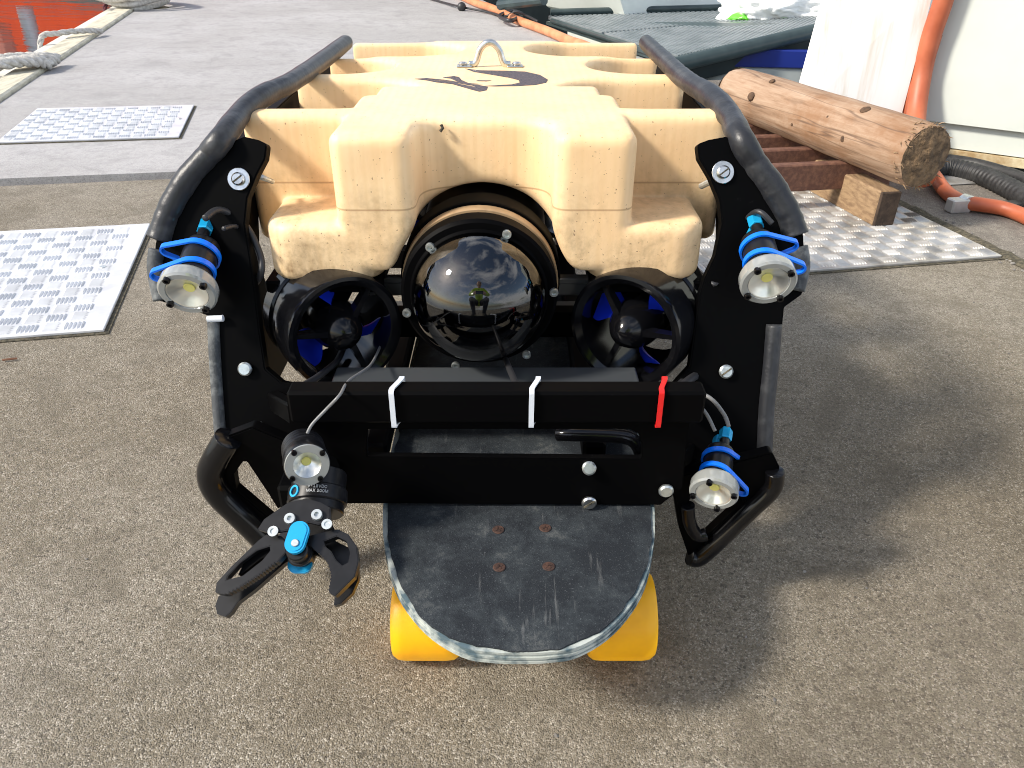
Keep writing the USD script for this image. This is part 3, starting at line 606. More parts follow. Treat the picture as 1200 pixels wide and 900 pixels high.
for _ in range(90):        # torn fibres round the near end
    a = nrnd.uniform(0, 6.28); r = .064 + nrnd.normal(0, .002); L = nrnd.uniform(.004, .016); o = np.array([math.cos(a), math.sin(a), 0])
    p0 = o * r + np.array([0, 0, nrnd.uniform(0, .03)]); p1_ = p0 + o * nrnd.uniform(-.002, .008) + np.array([nrnd.normal(0, .004), nrnd.normal(0, .004), -L])
    fr.append(tube([p0, (p0 + p1_) / 2 + nrnd.normal(0, .001, 3), p1_], [.0014, .0010, .0004], 4))
obj('torn_fibres', [place(m, RL, LA) for m in fr], 'beam_wood', t, kind='stuff')
for px, py, r in ((946, 94, .012), (880, 113, .011), (905, 95, .008), (1014, 129, .012), (988, 163, .008), (928, 146, .004), (970, 137, .004)):
    r0 = RY @ ray(px, py); best = None
    for s in np.linspace(1.0, 3.5, 4000):                  # where the sight line meets the bark
        q_ = (CAM + r0 * s - LA) @ RL
        if q_[0] ** 2 + q_[1] ** 2 < .0665 ** 2: best = q_; break
    if best is None: continue
    nk = .35 if r > .006 else .0
    o = unit([best[0], best[1], 0]); kn = trimesh.creation.icosphere(2, r); kn.vertices *= np.array([1, 1, .45]); kn.vertices *= 1 + nk * (meshkit.fbm(kn.vertices * 220, 2, int(px)) - .5)[:, None]
    obj('knot', place(place(kn, frame_z(o), best), RL, LA), 'knot', t, smooth=True)

# carrier bag on the ramp
bc = qd(.77, .42) + np.array([0, 0, .07])
bag = trimesh.creation.icosphere(5, 1.0); d_ = np.array(bag.vertices)
bag.vertices = d_ * (1 + .5 * (meshkit.fbm(d_ * 2.2, 3, 21)[:, None] - .5) + .30 * (np.abs(meshkit.fbm(d_ * 5.5, 3, 4) - .5))[:, None]) * np.array([.34, .26, .17])
t = thing('carrier_bag', 'crumpled white plastic carrier bag with green print on the ramp', 'plastic bag', bc)
obj('bag', place(bag, None, bc), 'bag_plastic', t, smooth=60)
for s_ in (-1, 1):
    obj('bag_handle', strap(spline([bc + np.array([.18, -.05 + .06 * s_, .05]), bc + np.array([.30, -.08 + .06 * s_, .10]), bc + np.array([.36, -.10 + .06 * s_, .02]), bc + np.array([.27, -.10 + .06 * s_, -.02])], 6, True), (0.2, 1, .2), .03, .002), 'bag_plastic', t, smooth=True)

# ================================================================ SKATEBOARD
sk = thing('skateboard', 'worn black skateboard with yellow wheels carrying the underwater robot', 'skateboard', (.006, .77, 0), RY)
half = [(.0, .3940), (.020, .3948), (.043, .4000), (.0715, .4215), (.0974, .4590), (.1133, .5047), (.1222, .5548), (.126, .62), (.127, .72)]
yc = .77; right = half + [(x, 2 * yc - y) for x, y in half[::-1]]
out = spline(right + [(-x, y) for x, y in right[::-1]][1:-1], 5, True)
deckp = Polygon(out[:, :2] if out.shape[1] > 2 else out).buffer(0); deckp = Polygon([(x + .006, y) for x, y in deckp.exterior.coords])
DZ = .130
edge = np.array(deckp.buffer(.0002).exterior.coords)
for k in range(5):                   # plies of the rim, each a little proud or short
    g = deckp.buffer([0, -.0009, .0002, -.0008, -.0002][k])
    obj('deck_ply', prism(g, .00225, None, (0, 0, DZ - .0135 + k * .0023)), 'deck_rim', sk, smooth=False)
ins = deckp.buffer(-.0036).segmentize(.003); ic = np.array(ins.exterior.coords)[:-1]
nz_ = (meshkit.fbm(np.c_[ic * 60, np.zeros(len(ic))], 4, 8) - .5) * .0065 + (meshkit.fbm(np.c_[ic * 14, np.ones(len(ic))], 2, 3) - .5) * .006
cen = np.array([.006, yc]); dirs = ic - cen; dirs /= np.linalg.norm(dirs, axis=1, keepdims=True)
obj('grip_tape', prism(Polygon(ic + dirs * nz_[:, None]), .0016, None, (0, 0, DZ - .0019)), 'grip_tape', sk, smooth=False)
for px, py in ((584, 621), (639, 619), (585, 665), (643, 664)):
    q = PZ(px, py, DZ); obj('deck_bolt', [cyl(.0052, .0012, 18, None, q - (0, 0, .0004), .0004)] + [bx((.006, .0014, .0006), q + (0, 0, .001), R=np.array([[math.cos(a), -math.sin(a), 0], [math.sin(a), math.cos(a), 0], [0, 0, 1]])) for a in (.5, 2.07)], 'rust', sk)
WR = .040
wheelp = [(0, -.030), (.018, -.030), (.020, -.028), (WR - .010, -.030), (WR - .004, -.029), (WR - .001, -.025), (WR, -.018), (WR, .018), (WR - .001, .025), (WR - .004, .029), (WR - .010, .030), (.020, .028), (.018, .030), (0, .030)]
for ya in (.513, 2 * yc - .513):
    tr = obj('truck', [bar((-.055, ya, WR), (.077, ya, WR), .011, 16), bx((.055, .075, .018), (.0105, ya + .008, DZ - .0225), .004), trimesh.convex.convex_hull(np.vstack([bx((.05, .03, .01), (.0105, ya + .012, DZ - .033)).vertices, bx((.03, .03, .02), (.0105, ya, WR + .004)).vertices])), bar((-.08, ya, WR), (.10, ya, WR), .004, 10)], 'zinc', sk)
    for sx in (-1, 1):
        c_ = (.0105 + sx * .087, ya, WR)
        w = obj('wheel', lathe(wheelp, 48, frame_z((1, 0, 0)), c_), 'yellow_wheel', sk, smooth=40)
        obj('bearing', bar((c_[0] + sx * .024, ya, WR), (c_[0] + sx * .0305, ya, WR), .011, 20), 'zinc', w)
        obj('axle_nut', bar((c_[0] + sx * .0295, ya, WR), (c_[0] + sx * .0309, ya, WR), .006, 6), 'zinc', w)

# ================================================================ UNDERWATER ROBOT
XC = -.026
rv = thing('underwater_robot', 'underwater robot with cream foam top, black frame and camera dome on a skateboard', 'robot', (XC, .95, .13), RY)
# --- foam block
st = .0028; lo = np.array([-.262, .69, .262]); hi = np.array([.262, 1.335, .440])
shape = np.ceil((hi - lo) / st).astype(int) + 1
gx, gy, gz = [lo[k] + st * np.arange(shape[k]) for k in range(3)]
c2, y2 = np.meshgrid(gx, gy, indexing='ij')
def box2(x0, x1, y0, y1, r):
    qx, qy = np.abs(c2 - (x0 + x1) / 2) - (x1 - x0) / 2 + r, np.abs(y2 - (y0 + y1) / 2) - (y1 - y0) / 2 + r
    return np.minimum(np.maximum(qx, qy), 0) + np.hypot(np.maximum(qx, 0), np.maximum(qy, 0)) - r
def smin(a, b, k): h = np.clip(.5 + .5 * (b - a) / k, 0, 1); return b * (1 - h) + a * h - k * h * (1 - h)
def smax(a, b, k): return -smin(-a, -b, k)
ax_ = np.abs(c2); hw = .242 - (y2 - .80) * .04
qx, qy = ax_ - hw + .012, np.abs(y2 - 1.0575) - .2575 + .012
body = np.minimum(np.maximum(qx, qy), 0) + np.hypot(np.maximum(qx, 0), np.maximum(qy, 0)) - .012
for (cc, yy, r) in ((.158, .915, .083), (.190, 1.092, .064), (.118, 1.235, .070)):
    well = np.hypot(ax_ - cc, y2 - yy) - r
    slot = np.maximum(np.abs(y2 - yy) - r, cc - ax_); well = np.minimum(well, slot)
    body = smax(body, -well, .010)
mid = box2(-.125, .125, .783, .95, .004)
lobes = np.minimum(box2(-.139, -.064, .713, .90, .014), box2(.064, .139, .713, .90, .014))
inner = np.where(ax_ < .10, smin(mid, lobes, .034), np.minimum(mid, lobes))
plan = np.minimum(body, inner)
def extrude_sdf(d2, z0, z1, r):
    w1 = d2[:, :, None] + r; w2 = (np.abs(gz - (z0 + z1) / 2) - (z1 - z0) / 2 + r)[None, None, :]
    return np.minimum(np.maximum(w1, w2), 0) + np.hypot(np.maximum(w1, 0), np.maximum(w2, 0)) - r
F = extrude_sdf(plan, .289, .42, .0095)
ls = np.minimum(box2(-.211, -.098, .713, .86, .03), box2(.098, .211, .713, .86, .03))
F = np.minimum(F, extrude_sdf(ls, .2785, .337, .010))
arch = np.hypot(c2[:, :, None] - (-.004), gz[None, None, :] - .268) - .0865
arch = np.maximum(arch, (y2 - 1.0)[:, :, None])
F = smax(F, -arch, .012)
corner = np.hypot(np.abs(c2[:, :, None]) - .05, gz[None, None, :] - .262) - .040      # rounded inner foot of each lobe
F = np.where(y2[:, :, None] < .80, smax(F, -corner, .014), F)
gxx = np.stack(np.meshgrid(gx, gy, gz, indexing='ij'), -1)
F = F + .0007 * (meshkit.fbm(gxx * 22, 2, 3) - .5)
fm = surface_nets(F, lo + np.array([XC, 0, 0]), st)
if fm.volume < 0: fm.invert()
trimesh.smoothing.filter_laplacian(fm, lamb=.4, iterations=2)
fl = obj('float_block', fm, 'foam', rv, smooth=True)
# printed emblem: swoosh ring with a feathered wing (lies on the foam)
def flat(pts, z=.4202, sub=1):
    return Polygon([tuple(PZ(x, y, z)[:2]) for x, y in pts]).buffer(0)
em = unary_union([
    flat([(545, 80.5), (562, 82.5), (590, 83), (615, 84), (633, 88), (642, 93.5), (640, 97), (628, 99.5), (606, 101), (580, 101.5), (566, 101), (600, 99), (609, 97), (608, 94), (596, 91), (575, 87.5), (556, 84.5)]),
    flat([(486, 92.5), (500, 91.6), (520, 93.5), (536, 96), (545, 99), (560, 99.5), (572, 102), (570, 106), (562, 107.5), (552, 105), (540, 101.5), (530, 98.5), (512, 96.5), (500, 94.2)]),
    flat([(519, 91), (532, 89.2), (538, 90.5), (541, 94), (549, 97.5), (566, 99), (546, 98.8), (536, 95.5), (528, 92)]),
    flat([(560, 94.2), (576, 94.4), (570, 95.6), (558, 95)])])
em = em.difference(unary_union([flat([(500, 93), (530, 95.2), (530, 95.8), (500, 93.6)]), flat([(536, 97.5), (556, 101), (556, 101.8), (536, 98.2)]), flat([(598, 96.2), (606, 95), (608, 96.6), (599, 98)])]))
obj('emblem', prism(em, .0006, None, (0, 0, .4199)), 'emblem_ink', fl, smooth=False)
# small dark nick on the front edge
obj('nick', tube([PY(517, 146, .7795), PY(519, 150, .7785), PY(516, 154, .7785)], .0016, 5), 'dirt', fl)
# lifting eye
e0 = PZ(574, 78.5, .42); ey = [e0 + np.array(p) * (1, 1, .66) + (0, 0, .001) for p in ((-.0265, 0, .0035), (-.020, 0, .004), (-.0165, 0, .010), (-.0125, 0, .028), (-.0065, 0, .0385), (0, 0, .042), (.0065, 0, .0385), (.0125, 0, .028), (.0165, 0, .010), (.020, 0, .004), (.0265, 0, .0035))]
ep = obj('lifting_eye', [tube(spline(ey, 6), .0042, 12)] + [bx((.020, .016, .0025), e0 + (s * .032, 0, .0013), .001) for s in (-1, 1)], 'steel', rv, smooth=True)
for s in (-1, 1): obj('screw', cyl(.0058, .0038, 16, None, e0 + (s * .034, 0, .0025), .0015), 'steel', ep)

# --- front plates of the frame, leaning forward a little
LEAN = .4; PN = np.array([0, 1, -LEAN]); P0 = np.array([0, .747, .405]); PEY = unit((0, LEAN, 1)); PEX = np.array([1., 0, 0]); PNN = unit(PN)
def on_plate(px, py, off=0.0): return PL(px, py, P0 - PNN * off, PN)
def plate_poly(pts): return to_plane([on_plate(*p) for p in pts], P0, PEX, PEY)
PR = np.stack([PEX, PEY, np.cross(PEX, PEY)], 1)      # z of the frame points out of the plate towards the front
sidesL = [(286, 160), (303, 164), (313, 169), (311, 186), (301, 205), (290, 232), (287, 262), (293, 300), (299, 340), (304, 385), (311, 432), (330, 448), (352, 452), (356, 500), (352, 562), (322, 556), (284, 528), (260, 507), (254, 503), (249, 372), (222, 362), (184, 352), (180, 305), (184, 272), (198, 240), (232, 200), (262, 170)]
sidesR = [(851, 160), (830, 164), (817, 169), (819, 186), (832, 208), (843, 235), (846, 262), (838, 300), (826, 325), (820, 345), (814, 385), (808, 430), (790, 450), (786, 500), (792, 560), (822, 560), (862, 556), (886, 552), (902, 545), (905, 520), (913, 420), (919, 360), (940, 345), (943, 300), (941, 272), (926, 240), (896, 210), (868, 170)]
def bolt(at, nrm, parent, r=.0075, look='zinc', slot=True, washer=0.0):
    R = frame_z(nrm); ms = [place(cyl(r, .005, 20, ch=.0015), R, at)]
    if washer: ms.append(place(cyl(washer, .0016, 24, ch=.0005), R, at))
    p = obj('bolt', ms, look, parent)
    if slot: obj('slot', place(bx((r * 1.7, r * .22, .0008), (0, 0, .0052)), R @ np.array([[.8, -.6, 0], [.6, .8, 0], [0, 0, 1]]), at), 'dirt', p, smooth=False)
    return p
for side, pts in ((-1, sidesL), (1, sidesR)):
    pp = smooth_poly(plate_poly(pts), .004)
    pl_ = obj('front_plate', prism(pp, .013, PR, P0 - PR[:, 2] * .013, .0015), 'black_plastic', rv, smooth=30)
    # long side panel running back along the foam
    xs = XC + side * .247
    sp = Polygon([(.80, .395), (1.30, .405), (1.32, .36), (1.30, .14), (1.22, .128), (.70, .128), (.70, .2), (.76, .26)]).difference(Polygon([(.84, .35), (1.2, .36), (1.22, .30), (1.2, .20), (.82, .20), (.80, .27)]).buffer(.01)).difference(Polygon([(.9, .135), (1.15, .135), (1.13, .17), (.92, .17)]))
    obj('side_panel', prism(sp, .012, np.array([[0, 0, 1], [1, 0, 0], [0, 1, 0.]]), (xs - .006, 0, 0), .0015), 'black_plastic', rv, smooth=30)
    nr_ = PR[:, 2]
    if side < 0:
        bolt(on_plate(280, 210, .001), nr_, pl_, .0062, 'steel', True, .0105); bolt(on_plate(288, 432, .001), nr_, pl_, .0068, 'zinc', False); bolt(on_plate(304, 501, .001), nr_, pl_, .0066, 'zinc', True)
        for dx in range(9):
            pass
        q0, q1 = PY(300, 205, .765), PY(320, 213, .785)
        obj('wood_screw', tube(np.linspace(q0, q1, 26), .0021 + .0011 * (np.arange(26) % 2) * np.linspace(1, .3, 26), 8), 'zinc', pl_)
        q = on_plate(246, 429, .0); obj('side_bolt', bar(q + (0, .008, 0), q + (.012, .008, 0), .0055, 14, .001), 'zinc', pl_)
        q = on_plate(247, 374, .004); obj('cable_clip', bar(q + (-.003, 0, 0), q + (.012, 0, .001), .0032, 12), 'white_tie', pl_)
    else:
        bolt(on_plate(847, 202, .001), nr_, pl_, .0062, 'steel', True, .0105); bolt(on_plate(850, 435, .001), nr_, pl_, .0068, 'zinc', True)
        q0, q1 = PY(832, 213, .765), PY(822, 218, .785)
        obj('wood_screw', tube(np.linspace(q0, q1, 16), .0021 + .0011 * (np.arange(16) % 2), 8), 'zinc', pl_)
# bumper hose slit over the top edge
lp = [PZ(405, 50, .425), PZ(375, 73, .426), PZ(340, 97, .427), PZ(309, 112, .426), PZ(284, 131, .420)] + [on_plate(x, y, 0) for x, y in ((262, 160), (244, 182), (224, 204), (207, 230), (195, 254), (187, 280))]
rp = [PZ(757, 50, .425), PZ(780, 72, .426), PZ(804, 94, .427), PZ(832, 112, .426), PZ(853, 133, .420)] + [on_plate(x, y, 0) for x, y in ((868, 162), (884, 190), (901, 212), (914, 234), (926, 256), (932, 276))]
for p_, r1 in ((lp, .0112), (rp, .0120)):
    s_ = spline(p_, 12); kk = len(s_); rr = np.linspace(.0108, r1, kk) * (1 + .16 * (meshkit.fbm(np.c_[np.arange(kk) * .16, np.zeros((kk, 2))], 3, 2) - .5))
    m_ = tube(s_, rr, 20); v_ = np.asarray(m_.vertices); m_.vertices = v_ + .0016 * (meshkit.fbm(v_ * 70, 3, 1)[:, None] - .5)
    b_p = obj('bumper_hose', m_, 'bumper_rubber', rv, smooth=True)
obj('edge_sleeve', tube(spline([on_plate(x, y) for x, y in ((184, 292), (182, 310), (184, 330), (189, 352))], 6), .0075, 12), 'worn_rubber', rv, smooth=True)
obj('edge_sleeve', tube(spline([on_plate(x, y) for x, y in ((250, 375), (252, 420), (255, 465), (258, 507))], 8), .0058, 12), 'worn_rubber', rv, smooth=True)
obj('edge_sleeve', tube(spline([on_plate(x, y) for x, y in ((933, 290), (936, 312), (930, 340))], 6), .0105, 12), 'worn_rubber', rv, smooth=True)
obj('edge_sleeve', tube(spline([on_plate(x, y) for x, y in ((907, 380), (903, 430), (898, 480), (895, 544))], 8), .0078, 14), 'bumper_rubber', rv, smooth=True)

# --- camera housing and dome
DC = np.array([-.0315, .70, .2725]); RF = np.stack([[-1., 0, 0], [0, 0, 1.], [0, 1., 0]], 1) @ np.diag([1, 1, 1.])
RF = frame_z((0, -1, 0))        # z of the frame looks forward
fr_ = lambda dy: DC + np.array([0, dy, 0])
obj('housing_tube', lathe([(0, -.52), (.070, -.52), (.070, -.03), (0, -.03)], 56, RF, DC), 'black_anodised', rv)
hf = obj('dome_flange', lathe([(.062, .003), (.0645, .004), (.0665, .001), (.0725, .001), (.0755, -.002), (.0755, -.020), (.073, -.022), (.062, -.022), (.062, .003)], 72, RF, DC), 'black_plastic', rv)
obj('brown_band', lathe([(.060, -.0235), (.0765, -.0235), (.0772, -.0245), (.0772, -.036), (.0765, -.037), (.060, -.037), (.060, -.0235)], 72, RF, DC), 'brown_band', hf)
obj('rear_flange', lathe([(.060, -.038), (.079, -.038), (.080, -.040), (.080, -.066), (.060, -.066), (.060, -.038)], 72, RF, DC), 'black_plastic', hf)
gl = [(.0645 * math.sin(a), .001 + .0645 * math.cos(a) * .93) for a in np.linspace(0, math.pi / 2, 30)]
obj('dome', lathe([(max(r, 0), z) for r, z in gl], 96, RF, DC), 'dome_acrylic', rv, smooth=True)
ci = obj('camera_tray', lathe([(0, -.018), (.055, -.018), (.0575, .002), (.052, .002), (.050, -.010), (.022, -.010), (.022, .012), (.016, .015), (0, .013)], 48, RF, DC), 'black_gloss', rv)
obj('camera_lens', lathe([(.013 * math.sin(a), .014 + .008 * math.cos(a)) for a in np.linspace(0, math.pi / 2, 10)], 32, RF, DC), 'black_gloss', ci, smooth=True)
for px, py in ((504, 289), (594, 274), (649, 342), (617, 415), (534, 428), (477, 366)):
    q = PY(px, py, .6985); s_ = obj('flange_screw', place(lathe([(0, .0012), (.0020, .0012), (.0022, .0032), (.0040, .0032), (.0043, .0026), (.0043, 0), (0, 0)], 16), RF, q), 'zinc', hf)
# --- thrusters
def thruster(c_, d_, R=.0545, spin=.4, up=(0, 0, 1)):
    A = frame_z(d_, up)
    noz = [(R * .80, .0), (R * .90, .0045), (R * .96, .004), (R * .985, -.002), (R * .985, -.030), (R * .93, -.034), (R * .93, -.050), (R * .97, -.052), (R * .97, -.070), (R * .93, -.072), (R * .80, -.072), (R * .83, -.036), (R * .80, .0)]
    t_ = obj('thruster', place(lathe(noz, 56), A, c_), 'black_gloss', rv)
    obj('hub', place(lathe([(0, .012), (.008, .010), (.016, .003), (.022, -.008), (.025, -.020), (.026, -.034), (.026, -.060), (.018, -.078), (0, -.080)], 36), A, c_), 'black_gloss', t_, smooth=True)
    for k in range(3):
        a = spin + k * 2.094; e = np.array([math.cos(a), math.sin(a), 0]); f_ = np.array([-math.sin(a), math.cos(a), 0])
        obj('strut', place(trimesh.convex.convex_hull(np.array([e * r + f_ * w + np.array([0, 0, z]) for r, w, zz in ((.018, .0032, (.000, -.012)), (R * .83, .0022, (-.003, -.012))) for w in (w, -w) for z in zz])), A, c_), 'black_gloss', t_, smooth=False)
    for k in range(3):
        V = []
        for i, r in enumerate(np.linspace(.024, R * .77, 9)):
            tw_ = 1.05 - .55 * i / 8; ch_ = .026 + .010 * math.sin(math.pi * i / 8)
            for s in (-.5, -.17, .17, .5):
                for off in (-.0008, .0008):
                    ph = spin + .6 + k * 2.094 + .25 * i / 8
                    rad_, tan_ = np.array([math.cos(ph), math.sin(ph), 0]), np.array([-math.sin(ph), math.cos(ph), 0])
                    V.append(rad_ * r + tan_ * (s * ch_ * math.cos(tw_)) + np.array([0, 0, -.030 + s * ch_ * math.sin(tw_) + off]))
        V = np.array(V); F_ = []
        for i in range(8):
            for j in range(3):
                for off in (0, 1):
                    a, b, c3, d3 = i * 8 + j * 2 + off, i * 8 + (j + 1) * 2 + off, (i + 1) * 8 + j * 2 + off, (i + 1) * 8 + (j + 1) * 2 + off
                    F_ += [(a, b, d3), (a, d3, c3)] if off else [(a, d3, b), (a, c3, d3)]
            for j in (0, 3):
                a, b, c3, d3 = i * 8 + j * 2, i * 8 + j * 2 + 1, (i + 1) * 8 + j * 2, (i + 1) * 8 + j * 2 + 1; F_ += [(a, b, d3), (a, d3, c3)]
        obj('propeller_blade', place(trimesh.Trimesh(V, np.array(F_), process=False), A, c_), 'blue_propeller', t_, smooth=40)
    return t_
thruster(PY(405, 390, .695), (math.sin(.58), -math.cos(.58), .02), .061, .9)
thruster(PY(733, 388, .695), (-math.sin(.58), -math.cos(.58), .02), .061, 2.2)
for s in (-1, 1):
    thruster(np.array([XC + s * .13, 1.20, .215]), (s * .5, .86, 0), .052, .3)
    thruster(np.array([XC + s * .165, .912, .33]), (0, 0, 1), .052, .5, (0, 1, 0))
# brackets under the foam
for s in (-1, 1):
    obj('foam_bracket', bx((.115, .09, .012), (XC + s * .160, .765, .2715), .002), 'black_plastic', rv, smooth=False)
    obj('thruster_arm', [bx((.03, .10, .012), (XC + s * .16, .80, .26), .002), bar((XC + s * .145, .74, .262), (XC + s * .16, .74, .235), .01, 12)], 'black_plastic', rv, smooth=30)
    obj('housing_bracket', [bx((.045, .02, .016), PY(668 if s > 0 else 458, 334, .75), .002), bx((.05, .012, .006), PY(665 if s > 0 else 461, 327, .745), .001)], 'gunmetal', rv, smooth=False)

# --- front frame: lower bars and battery tube
FY = .556
fpl = lambda pts, y=FY: Polygon([(PY(a, b, y)[0], PY(a, b, y)[2]) for a, b in pts]).buffer(0)
FR = np.array([[1., 0, 0], [0, 0, -1], [0, 1, 0]])            # plane x,z extruded towards -y
fo = fpl([(336, 466), (812, 466), (806, 510), (800, 572), (774, 592), (396, 590), (362, 566), (342, 520)])
fh = fpl([(430, 503), (738, 503), (748, 508), (752, 520), (752, 538), (430, 535)]).buffer(-.002).buffer(.002)
fp = obj('lower_front_frame', prism(fo.difference(fh), .007, FR, (0, FY + .007, 0), .001), 'black_plastic', rv, smooth=30)
bolt(PY(690, 587, FY - .001), (0, -1, 0), fp, .0068, 'steel', True); bolt(PY(780, 573, FY - .001), (0, -1, 0), fp, .0066, 'zinc', False)
bolt(PY(690, 548, FY - .0005), (0, -1, .5), fp, .0062, 'zinc', False)
c0_, c1_ = PY(338, 480, .545), PY(826, 480, .545); BHH, BDD = .0300, .020
bt = obj('front_bar', bx((c1_[0] - c0_[0], BDD, BHH), (c0_ + c1_) / 2 + (0, BDD / 2, .001), .0022), 'black_plastic', rv, smooth=20)
for px, look, lab in ((465, 'white_tie', 'left white cable tie'), (627, 'white_tie', 'middle white cable tie'), (777, 'red_tie', 'red cable tie')):
    c_ = PY(px, 480, .545) + (0, BDD / 2, .001); hb = np.array(sbox(-BDD / 2 - .0004, -BHH / 2 - .0004, BDD / 2 + .0004, BHH / 2 + .0004).buffer(.0014, 4).segmentize(.004).exterior.coords)[:-1]
    obj('cable_tie', strap(c_ + np.stack([.003 * np.sign(hb[:, 0]) * np.minimum(1, np.abs(hb[:, 0]) / .008), hb[:, 0], hb[:, 1]], 1), (1, 0, 0), .0042, .0014), look, bt, smooth=False, label=lab)
# plates and tubes further back
yb = .66
obj('cross_plate', bx((.30, .05, .010), (XC, .668, .192), .0015), 'grey_plate', rv, smooth=False)
obj('cross_bar', bx((.42, .022, .030), (XC, .79, .20), .002), 'black_plastic', rv, smooth=False)
obj('cross_bar', bx((.46, .022, .030), (XC, .92, .145), .002), 'grey_plate', rv, smooth=False)
obj('cross_bar', bx((.46, .022, .030), (XC, 1.12, .145), .002), 'black_plastic', rv, smooth=False)
obj('cross_bar', bx((.46, .022, .040), (XC, 1.28, .20), .002), 'grey_plate', rv, smooth=False)
for s in (-1, 1): obj('skid_rail', bx((.022, .62, .022), (XC + s * .105, .93, .142), .003), 'black_plastic', rv, smooth=False)
obj('skid_tube', tube(spline([PY(654, 509, .62), PY(670, 509, .615), PY(722, 511, .61), PY(742, 516, .605), PY(751, 530, .60), PY(752, 545, .60), PY(750, 560, .60)], 8), .0068, 16), 'black_gloss', rv, smooth=True)
# handles at the lower corners
def handle(pts, hole, tubes, y, name='corner_handle'):
    po = smooth_poly([(PY(a, b, y)[0], PY(a, b, y)[2]) for a, b in pts], .004)
    ho = smooth_poly([(PY(a, b, y)[0], PY(a, b, y)[2]) for a, b in hole], .003)
    h_ = obj(name, prism(po.difference(ho), .012, FR, (0, y + .012, 0), .002), 'black_plastic', rv, smooth=30)
    for tp, r in tubes: obj('tube', tube(spline([PY(a, b, y - .002) for a, b in tp], 8), r, 16), 'black_gloss', h_, smooth=True)
handle([(264, 512), (296, 500), (345, 520), (352, 575), (322, 600), (316, 636), (298, 628), (252, 582), (244, 552)], [(287, 538), (274, 556), (277, 574), (322, 612), (330, 604), (315, 580)], [([(268, 513), (254, 536), (247, 556), (256, 578), (284, 606), (318, 640)], .0125)], .585)
handle([(786, 560), (905, 530), (914, 548), (905, 575), (822, 656), (808, 655), (796, 620)], [(806, 590), (812, 622), (826, 630), (872, 588), (860, 570), (820, 570)], [([(908, 552), (905, 572), (880, 597), (848, 628), (820, 653), (808, 652)], .0085), ([(806, 592), (808, 612), (817, 627), (828, 626)], .0065)], .575)

# arms that tie the lower frame and the handles to the front plates
for pa, pb in ((PY(346, 484, .566), on_plate(322, 470, -.006)), (PY(346, 540, .568), on_plate(334, 530, -.006)), (PY(800, 484, .566), on_plate(806, 470, -.006)), (PY(792, 540, .568), on_plate(806, 530, -.006))):
    d_ = pb - pa; obj('frame_arm', place(bx((.012, .020, np.linalg.norm(d_) + .012), (0, 0, 0), .002), frame_z(d_), (pa + pb) / 2), 'black_plastic', rv, smooth=False)
for pa, pb in ((PY(276, 524, .592), on_plate(286, 512, -.004)), (PY(330, 540, .592), on_plate(332, 528, -.004)), (PY(892, 548, .583), on_plate(888, 540, -.004)), (PY(806, 560, .583), on_plate(814, 545, -.004))):
    obj('handle_arm', bar(pa, pb, .006, 12), 'black_plastic', rv)

